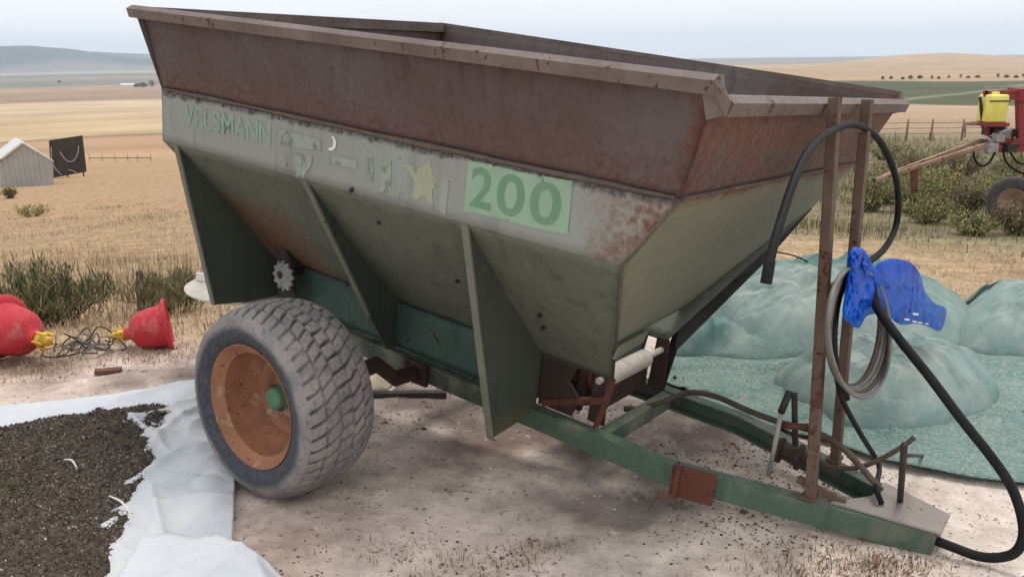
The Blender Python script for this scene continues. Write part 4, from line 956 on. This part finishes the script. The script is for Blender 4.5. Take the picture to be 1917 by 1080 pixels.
def field():
    rs=np.random.default_rng(41)
    def samp(n,d0,d1,a0,a1):
        d=d0*(d1/d0)**rs.random(n); az=np.radians(rs.uniform(a0,a1,n)); X,Y=d*np.sin(az),d*np.cos(az); return X,Y,d,np.degrees(az)
    # left meadow
    X,Y,d,a=samp(62000,4.75,42,-40,-3)
    keep=(d>4.9+.5*fbm(X,Y,.6,3))&(rs.random(len(X))<np.clip(.45+1.5*fbm(X,Y,1.1,3),.06,1))
    X,Y,d=X[keep],Y[keep],d[keep]; P=np.stack([X,Y,terrain(X,Y)],-1)
    h=rs.uniform(.04,.15,len(X))*np.clip(.7+1.6*fbm(X+8,Y,2.5,2),.35,1.6)*np.interp(d,[4.5,5.6,7,20,42],[.35,.9,1.3,1.2,1.0])
    blades('grass',P,h,np.interp(d,[5,12,42],[.005,.009,.022]),DRY,[.28,.26,.16,.14,.10,.06],'dry straw coloured grass covering the slope on the left',seed=2)
    # tall thin weeds on the left
    X,Y,d,a=samp(9500,5.2,15,-40,-12); keep=rs.random(len(X))<np.clip(.1+2.0*fbm(X+3,Y+1,1.0,3),0,1); X,Y,d=X[keep],Y[keep],d[keep]
    P=np.stack([X,Y,terrain(X,Y)],-1)
    blades('weeds',P,rs.uniform(.16,.42,len(X)),np.full(len(X),.0055),[S(158,144,114),S(134,126,98),S(184,166,134),S(112,100,82)],[.35,.25,.25,.15],'tall thin grey weeds standing in the grass on the left',lean=.22,seed=3)
    # right straw patch and weeds
    X,Y,d,a=samp(52000,5.7,11.5,2,42); keep=(d>6.3+.3*fbm(X,Y,.6,3))&(rs.random(len(X))<np.clip(.6+1.2*fbm(X,Y,1.1,3),.1,1)); X,Y,d=X[keep],Y[keep],d[keep]
    P=np.stack([X,Y,terrain(X,Y)],-1)
    blades('straw',P,rs.uniform(.02,.09,len(X)),np.full(len(X),.006),DRY,[.34,.22,.24,.12,.04,.04],'short dry straw lying on the ground beyond the green heaps',lean=.9,seed=4)
    X,Y,d,a=samp(46000,10.2,46,2,42); keep=(d>11+1.0*fbm(X,Y,1.5,3))&(rs.random(len(X))<np.clip(.55+1.5*fbm(X,Y,1.6,3),.08,1)); X,Y,d=X[keep],Y[keep],d[keep]
    P=np.stack([X,Y,terrain(X,Y)],-1)
    blades('scrub',P,rs.uniform(.10,.42,len(X))*np.clip(.8+1.5*fbm(X,Y+6,2,2),.4,1.5)*np.interp(d,[10,13,46],[.5,1,1.]),np.interp(d,[10,46],[.011,.03]),[S(134,130,100),S(112,108,82),S(160,146,112),S(98,90,74),S(140,140,96),S(176,158,126)],[.26,.24,.16,.14,.12,.08],'grey green scrubby weeds around the red farm sprayer',lean=.35,seed=5)
    # tufts on the yard
    T=[(1580,1062,.35,520),(1690,1072,.25,320),(1500,1075,.2,160),(1000,1032,.16,150),(740,1035,.16,120),(900,1072,.22,200),(60,690,.3,200),(300,665,.35,260),(1250,935,.12,140),(1640,1045,.2,200)]
    XX=[];
    for u,v,r,n in T:
        c=gnd(u,v); q=c[:2]+rs.normal(size=(n,2))*r*np.array([.5,.28]); XX.append(q)
    q=np.concatenate(XX); P=np.c_[q,terrain(q[:,0],q[:,1])]
    blades('dead_grass',P,rs.uniform(.012,.055,len(P)),np.full(len(P),.0032),[S(150,118,92),S(120,92,74),S(178,150,120),S(92,72,60)],[.35,.3,.15,.2],'thin dead brown grass tufts on the bare yard',lean=.9,seed=6)
field()
# ================================================================ SHRUBS
def shrub(name,px,hgt,wd,cols,label,n=2600,seed=1,group=None,leaf=.02,cat='shrub',flowers=None,thin=.18,upb=.5):
    rs=np.random.default_rng(seed); p=gnd(*px); root=empty(name,p); tag(root,label,cat,group)
    ns=46; stems=MB(); tips=[]
    for k in range(ns):
        a=rs.random()*6.28; r=wd*.5*math.sqrt(rs.random()); t=np.array((r*math.cos(a),r*math.sin(a)*.8,hgt*(.45+.55*rs.random())*(1-.45*(r/(wd*.5))**2)))
        b=np.array((r*.25*math.cos(a),r*.2*math.sin(a),-.02)); m=(b+t)/2+rs.normal(size=3)*.03*hgt+(0,0,.12*hgt)
        pts=catmull([b,m,t],5); stems.tube(pts,[.006*hgt/.45,.004*hgt/.45,.0015],4); tips.append(pts)
    stems.build('stem',M['oldwood'],root)
    A=np.concatenate(tips); w_=np.clip(A[:,2]/hgt,.08,1); idx=rs.choice(len(A),n,p=w_/w_.sum())
    C=A[idx]+rs.normal(size=(n,3))*np.array([.035,.035,.03])*(wd/.9); C[:,2]=np.maximum(C[:,2],.01)
    D=rs.normal(size=(n,3)); D[:,2]=np.abs(D[:,2])+upb; D/=np.linalg.norm(D,axis=1)[:,None]
    E_=np.cross(D,rs.normal(size=(n,3))); E_/=np.linalg.norm(E_,axis=1)[:,None]
    L=leaf*rs.uniform(.6,1.5,n)[:,None]
    V=np.stack([C,C+D*L*.5+E_*L*thin,C+D*L,C+D*L*.5-E_*L*thin],1).reshape(-1,3); b=np.arange(n)*4
    pal=np.array(cols); cc=pal[rs.integers(0,len(pal),n)]*rs.uniform(.7,1.25,(n,1)); cc[:,3]=1
    fast_tris('foliage',V,np.stack([b,b+1,b+2,b+3],-1),M['leaf'],root,cols=np.repeat(cc,4,axis=0))
    if flowers:
        nf=60; C=A[rs.choice(len(A),nf,p=(w_**4)/(w_**4).sum())]+rs.normal(size=(nf,3))*.03; V=[];Fq=[]
        for c in C:
            b0=len(V); V+= [c+(.02,0,0),c+(0,.02,.005),c+(-.02,0,0),c+(0,-.02,.005),c+(0,0,.018)]; Fq+=[(b0,b0+1,b0+4),(b0+1,b0+2,b0+4),(b0+2,b0+3,b0+4),(b0+3,b0,b0+4)]
        obj('flower',V,Fq,M['yellow'],root)
    return root
GR=[S(88,96,60),S(108,110,74),S(78,80,58),S(134,126,96),S(150,138,110)]
shrub('shrub',(85,612),.46,1.05,GR,'dense dark green bush behind the left red drinker',4600,1,leaf=.085,thin=.05,upb=1.6)
shrub('shrub',(330,585),.30,.9,[S(132,124,92),S(112,108,78),S(150,138,108)],'thin grey green bush behind the short wooden post',3200,2,leaf=.07,thin=.05,upb=1.6)
shrub('shrub',(20,372),.7,1.2,[S(96,92,56),S(120,112,72)],'small dark bush in front of the pale shed corner',600,3,leaf=.12)
shrub('shrub',(62,406),.45,1.6,[S(132,124,72),S(150,140,88)],'yellowish low bush on the slope below the pale shed',500,13,leaf=.09)
wt=[(1715,398,.75,1.5,'olive weedy bush left of the sprayer drawbar foot',4),(1775,392,.85,1.5,'yellow flowered weedy bush under the sprayer drawbar',5),(1800,408,.55,1.1,'low brownish bush in front of the yellow flowered one',6),
    (1670,382,.85,1.2,'grey green bush half hidden by the looped hose',7),(1852,380,.6,1.0,'dark green bush just left of the sprayer tyre',8),(1908,440,.5,1.0,'grey bush at the right edge in front of the sprayer tyre',9),(1625,396,.6,1.0,'thin bush seen between the two hose posts',10),(1735,418,.4,1.0,'small straw coloured bush at the front of the scrub',11),
    (1690,330,.8,1.8,'pale grey bush behind the drawbar hitch of the sprayer',12),(1740,320,.8,2.0,'tall grey green bush above the middle of the drawbar',14),(1800,330,.8,1.6,'olive bush right behind the hanging black hose loop',15),(1660,300,.9,2.0,'far grey bush beyond the curve of the big hose',17),(1760,360,.6,1.4,'short olive bush behind the rusty jack leg',18),(1885,330,.7,1.4,'dark olive bush beneath the sprayer frame',19),(1820,440,.3,.8,'very low dry tuft bush on the straw in front',22)]
for u,v,h,wd,lb,sd in wt:
    cl=[S(128,132,84),S(148,146,100),S(104,106,72),S(166,156,116)] if sd%3 else [S(116,104,82),S(140,124,98),S(96,92,66)]
    shrub('shrub',(u,v),h,wd,cl,lb,2300,20+sd,'scrub bushes by the sprayer',.05,flowers=(sd==5))
# ================================================================ SHED, DARK BOARD, FENCES
def shed():
    Y=40.; b=gnd(50,349); Y=b[1]; root=empty('shed',b); tag(root,'small pale grey gabled shed at the left edge of the photo','shed')
    W=lambda u,v,dy=0: atY(u,v,Y+dy)-b
    gz0=-.3
    wl=lambda x0,z0,x1,z1: None
    bl,br=W(4,352),W(98,343); el,er=W(2,300),W(98,300); rd=W(44,268)
    back=np.array((-3.0,4.2,0))
    wallm=flat('pale_shed_sheet',S(164,163,158),.6,.12,1.2,.1); roofm=flat('white_roof_sheet',S(206,208,212),.5,.08,1,.1)
    m=MB(); poly=[bl-(0,0,.4),br-(0,0,.4),er,rd,el]; m.prism([p+(0,.04,0) for p in poly],(0,.08,0)); m.build('gable_wall',wallm,root)
    for k in range(1,10):
        t=k/10; x=bl[0]+(br[0]-bl[0])*t; zt_=np.interp(x,[el[0],rd[0],er[0]],[el[2],rd[2],er[2]]); m=MB(); m.bar((x,-.012,bl[2]-.3),(x,-.012,zt_-.05),.03,.02,up=(0,1,0)); m.build('sheet_rib',wallm,root)
    m=MB(); m.prism([bl-(0,0,.4),bl-(0,0,.4)+back,el+back,el],(.08,.05,0)); m.build('side_wall',wallm,root)
    m=MB(); m.prism([br-(0,0,.4),br-(0,0,.4)+back,er+back,er],(.08,.05,0)); m.build('side_wall',wallm,root)
    for e in (el,er):
        o_=(e-rd); m=MB(); m.prism([rd+(0,-.25,.06),e+o_*.12+(0,-.25,.04),e+o_*.12+back+(0,0,.04),rd+back+(0,0,.06)],(0,0,.06)); m.build('roof_sheet',roofm,root)
shed()
def board():
    b=gnd(130,332); root=empty('dark_board',b); Y=b[1]; tag(root,'black board panel with pale hose loops beside the shed','board')
    W=lambda u,v,dy=0: atY(u,v,Y+dy)-b
    m=MB(); m.prism([W(96,334),W(161,322),W(153,254),W(94,263)],(.06,.18,0)); m.build('board',flat('black_board',S(62,56,52),.8,.3,3),root)
    for a in (96,126,156):
        m=MB(); m.bar(W(a,328,.25)-(0,0,.3),W(a-3,264,.25),.1,.1); m.build('support_post',M['oldwood'],root)
    hm=flat('pale_hose',S(176,170,162),.6,.15,8)
    for pts in ([(112,284),(120,296),(130,303),(140,299),(146,286),(147,274)],[(96,276),(97,300),(104,316),(116,328)],[(128,318),(136,320),(146,326)]):
        m=MB(); m.tube([W(u,v,-.16) for u,v in pts],.04,6,smooth_n=4); m.build('hose_loop',hm,root,True)
board()
def fence(name,label,posts,h,rails,mat,r=.05):
    b=gnd(*posts[0]); root=empty(name,b); tag(root,label,'fence'); pts=[]
    for u,v in posts:
        p=gnd(u,v)-b; pts.append(p); m=MB(); m.tube([p-(0,0,.2),p+(0,0,h*.5),p+(0.01,0,h)],[r,r*.95,r*.8],6); m.build('fence_post',mat,root,True)
    for t,rr_ in rails:
        for p,q in zip(pts[:-1],pts[1:]): 
            m=MB(); m.tube([p+(0,-r,h*t),(p+q)/2+(0,-r,h*t-.02),q+(0,-r,h*t)],rr_,5); m.build('fence_wire',mat,root)
fence('paddock_fence','grey rail fence on the slope right of the black board',[(168,302),(192,302),(216,302),(240,302),(258,302),(283,302)],1.0,[(.45,.05),(.5,.04)],flat('grey_fence',S(134,116,98),.8,.2,5),.05)
fence('wire_fence','wire fence with thin posts beyond the scrub on the right',[(1560,266),(1640,265),(1696,264),(1742,263),(1800,262),(1870,262)],1.0,[(.35,.015),(.6,.015),(.85,.015)],flat('fence_wood',S(128,116,102),.9,.2,4),.06)
gt=gnd(280,301); 
# ================================================================ SPRAYER
def sprayer():
    Y=12.4; b=np.array([6.6,Y,gz(6.6,Y)]); root=empty('farm_sprayer',b); tag(root,'red farm sprayer with yellow tank and long rusty drawbar','sprayer')
    W=lambda u,v,dy=0.: atY(u,v,Y+dy)-b
    redm=metal_paint('sprayer_red',S(150,52,56),S(128,60,58),S(100,62,50),.35,.3,scale=2); rb=metal_paint('sprayer_rust',S(140,110,92),S(166,140,118),S(104,72,56),.5,.3,scale=3)
    def bar(name,a,c,wd,m_,da=0.,dc=0.):
        m=MB(); m.bar(W(*a,da),W(*c,dc),wd,wd); return m.build(name,m_,root)
    bar('drawbar',(1638,336),(1838,262),.05,rb,-.55,.0); bar('drawbar',(1640,337),(1842,272),.05,rb,-.6,-.45)
    bar('drawbar_brace',(1700,318),(1842,276),.04,rb,-.5,-.35); m=MB(); m.tube([W(1634,338,-.55),W(1650,332,-.55)],.035,10); m.build('hitch_eye',M['darkmetal'],root)
    bar('jack_leg',(1711,318),(1711,362),.08,M['rust'],-.5,-.5)
    bar('main_beam',(1836,268),(1990,262),.10,redm); bar('main_beam',(1838,280),(1990,276),.10,redm,.8,.8)
    bar('upright',(1845,170),(1850,272),.05,redm); bar('upright',(1908,168),(1910,275),.09,redm); bar('upright',(1835,182),(1840,240),.035,M['darkmetal']);bar('upright',(1880,176),(1878,262),.04,M['oldwood'])
    bar('top_beam',(1842,174),(1990,170),.05,redm); bar('top_beam',(1842,165),(1900,164),.03,M['greymetal'],.3,.3); m=MB(); m.box(W(1902,188)-(0,.1,0),W(1935,166)+(0,.25,0)); m.build('control_box',redm,root)
    bar('side_arm',(1806,232),(1870,233),.05,rb); bar('side_drop',(1807,232),(1806,258),.02,rb)
    # tank
    c=W(1858,203); w2,h2,d2=.145,.20,.16
    bm=bmesh.new(); bmesh.ops.create_cube(bm,size=1); 
    for v in bm.verts: v.co=(v.co.x*2*w2,v.co.y*2*d2,v.co.z*2*h2)
    bmesh.ops.bevel(bm,geom=list(bm.edges),offset=.035,segments=3,affect='EDGES',profile=.5)
    for v in bm.verts: v.co=Vector(v.co)+Vector(c)
    me=bpy.data.meshes.new('tank'); bm.to_mesh(me); bm.free(); tk=link('tank',me,M['yellowtank'],root,True)
    m=MB(); m.lathe([(0,h2+.04),(.06,h2+.04),(.065,h2+.03),(.065,h2-.005),(0,h2-.005)],'z',16,tuple(c)); m.build('tank_lid',M['yellowtank'],tk)
    m=MB(); m.bar(c+(-w2-.004,-d2-.006,.11),c+(w2+.004,-d2-.006,.11),.012,.018); m.build('tank_strap',M['darkmetal'],tk)
    m=MB(); m.box(c+(-w2-.03,-d2-.03,-h2-.05),c+(w2+.03,d2+.03,-h2-.002)); m.build('tank_tray',redm,root)
    # pump block and valves
    rs=np.random.default_rng(3)
    for k in range(16):
        u,v=rs.uniform(1842,1905),rs.uniform(236,284); a=W(u,v,rs.uniform(-.25,.25)); s=rs.uniform(.03,.085)
        m=MB(); m.box(a-s*np.array((.8,1,.7)),a+s*np.array((.8,1,.9))); m.tube([a+(0,0,s),a+(rs.normal()*.05,-.03,s+.07)],s*.35,8); m.build('valve_block',[M['darkmetal'],M['greymetal'],redm][k%3],root)
    for pts in ([(1823,272),(1824,296),(1836,311),(1852,304),(1864,284)],[(1877,276),(1882,300),(1900,318),(1930,326),(1960,300)],[(1890,284),(1905,304),(1925,308)]):
        m=MB(); m.tube([W(u,v,-.2) for u,v in pts],.016,7,smooth_n=5); m.build('hose',M['black'],root,True)
    # wheel
    wc=gnd(1905,430); q=W(1896,376,0); R_=.36
    wh=MB(); wh.lathe([(0,.0),(.05,.0),(.06,-.03),(.15,-.03),(.19,-.08),(.205,-.08),(.205,.08),(0,.08)],'y',28); wo=wh.build('wheel',rb,root,True)
    ty=MB(); ty.lathe([(.2,-.085),(.24,-.105),(.30,-.112),(.34,-.10),(.358,-.06),(.36,0),(.358,.06),(.34,.10),(.30,.112),(.24,.105),(.2,.085)],'y',40); ty.build('tyre',flat('old_tyre',S(84,82,82),.9,.4,9),wo,True)
    wo.location=tuple(q); wo.rotation_euler=(0,0,R(-38))
    a=MB(); a.bar(q,q+(1.3,1.0,0),.07,.07); a.build('axle',M['darkmetal'],root); a=MB(); a.bar(q+(.3,.24,0),W(1930,268,.2),.08,.08); a.build('axle_strut',redm,root)
sprayer()
# ================================================================ FAR TREES AND FARMSTEAD
def far_tree(u,v,h,wd,label,seed,group):
    rs=np.random.default_rng(seed); p=gnd(u,v); root=empty('tree',p); tag(root,label,'tree',group)
    m=MB(); m.tube([(0,0,-.5),(0,0,h*.35),(h*.04,0,h*.6)],[h*.04,h*.03,h*.012],6); m.build('trunk',M['oldwood'],root)
    n=420; th=rs.random(n)*6.28; r=wd*.5*np.sqrt(rs.random(n)); z=h*(.28+.72*rs.random(n)); k=np.sqrt(np.clip(1-((z/h-.6)/.42)**2,.05,1)); lump=.75+.5*vn2(th*1.3+seed,z/h*4)
    C=np.stack([r*np.cos(th)*k*lump,r*np.sin(th)*k*lump,z],-1); D=rs.normal(size=(n,2,3)); D/=np.linalg.norm(D,axis=2)[...,None]; s=wd*.11
    V=np.stack([C,C+D[:,0]*s,C+D[:,1]*s],1).reshape(-1,3)
    cc=np.array([S(86,92,70),S(70,76,58),S(104,104,80)])[rs.integers(0,3,n)]
    fast_tris('crown',V,np.arange(3*n).reshape(-1,3),M['leaf'],root,cols=np.repeat(cc,3,axis=0))
rs=np.random.default_rng(77)
ORD='first second third fourth fifth sixth seventh eighth ninth tenth eleventh twelfth thirteenth fourteenth fifteenth'.split()
for k,u in enumerate([1652,1668,1690,1704,1722,1744,1757,1776,1798,1812,1830,1868,1884,1902,1915]):
    far_tree(u,150-.015*(u-1650)+rs.uniform(-1,1),rs.uniform(1.2,2.4),rs.uniform(1.6,4.0),ORD[k]+' of fifteen tiny dark trees along the green field, from the left',100+k,'trees along the green field')
for k,(u,lb) in enumerate(((256,'far dark tree beside the white farm building, left one'),(268,'far bushy tree beside the white farm building, middle one'),(285,'far tall tree right of the white farm building'))):
    far_tree(u,165,[5,6,9][k],[9,14,9][k],lb,200+k,'far farm trees on the left')
far_tree(111,156,4,9,'lone tiny dark tree on the far plain at the left',210,'far farm trees on the left')
p=gnd(238,162); root=empty('farm_building',p); tag(root,'long low white farm building far off on the left plain','building')
m=MB(); m.box((-9,0,-1),(9,6,2.2)); m.build('wall',M['white'],root)
m=MB(); m.prism([(-9.5,-.5,2.2),(-9.5,6.5,2.2),(-9.5,3,4)],(0.01,0,0)); m.v=[]; m.f=[]
m.add([(-9.5,-.5,2.2),(9.5,-.5,2.2),(9.5,6.5,2.2),(-9.5,6.5,2.2),(-9.5,3,3.9),(9.5,3,3.9)],[(0,1,5,4),(2,3,4,5),(0,4,3),(1,2,5),(3,2,1,0)]); m.build('roof',M['white'],root)
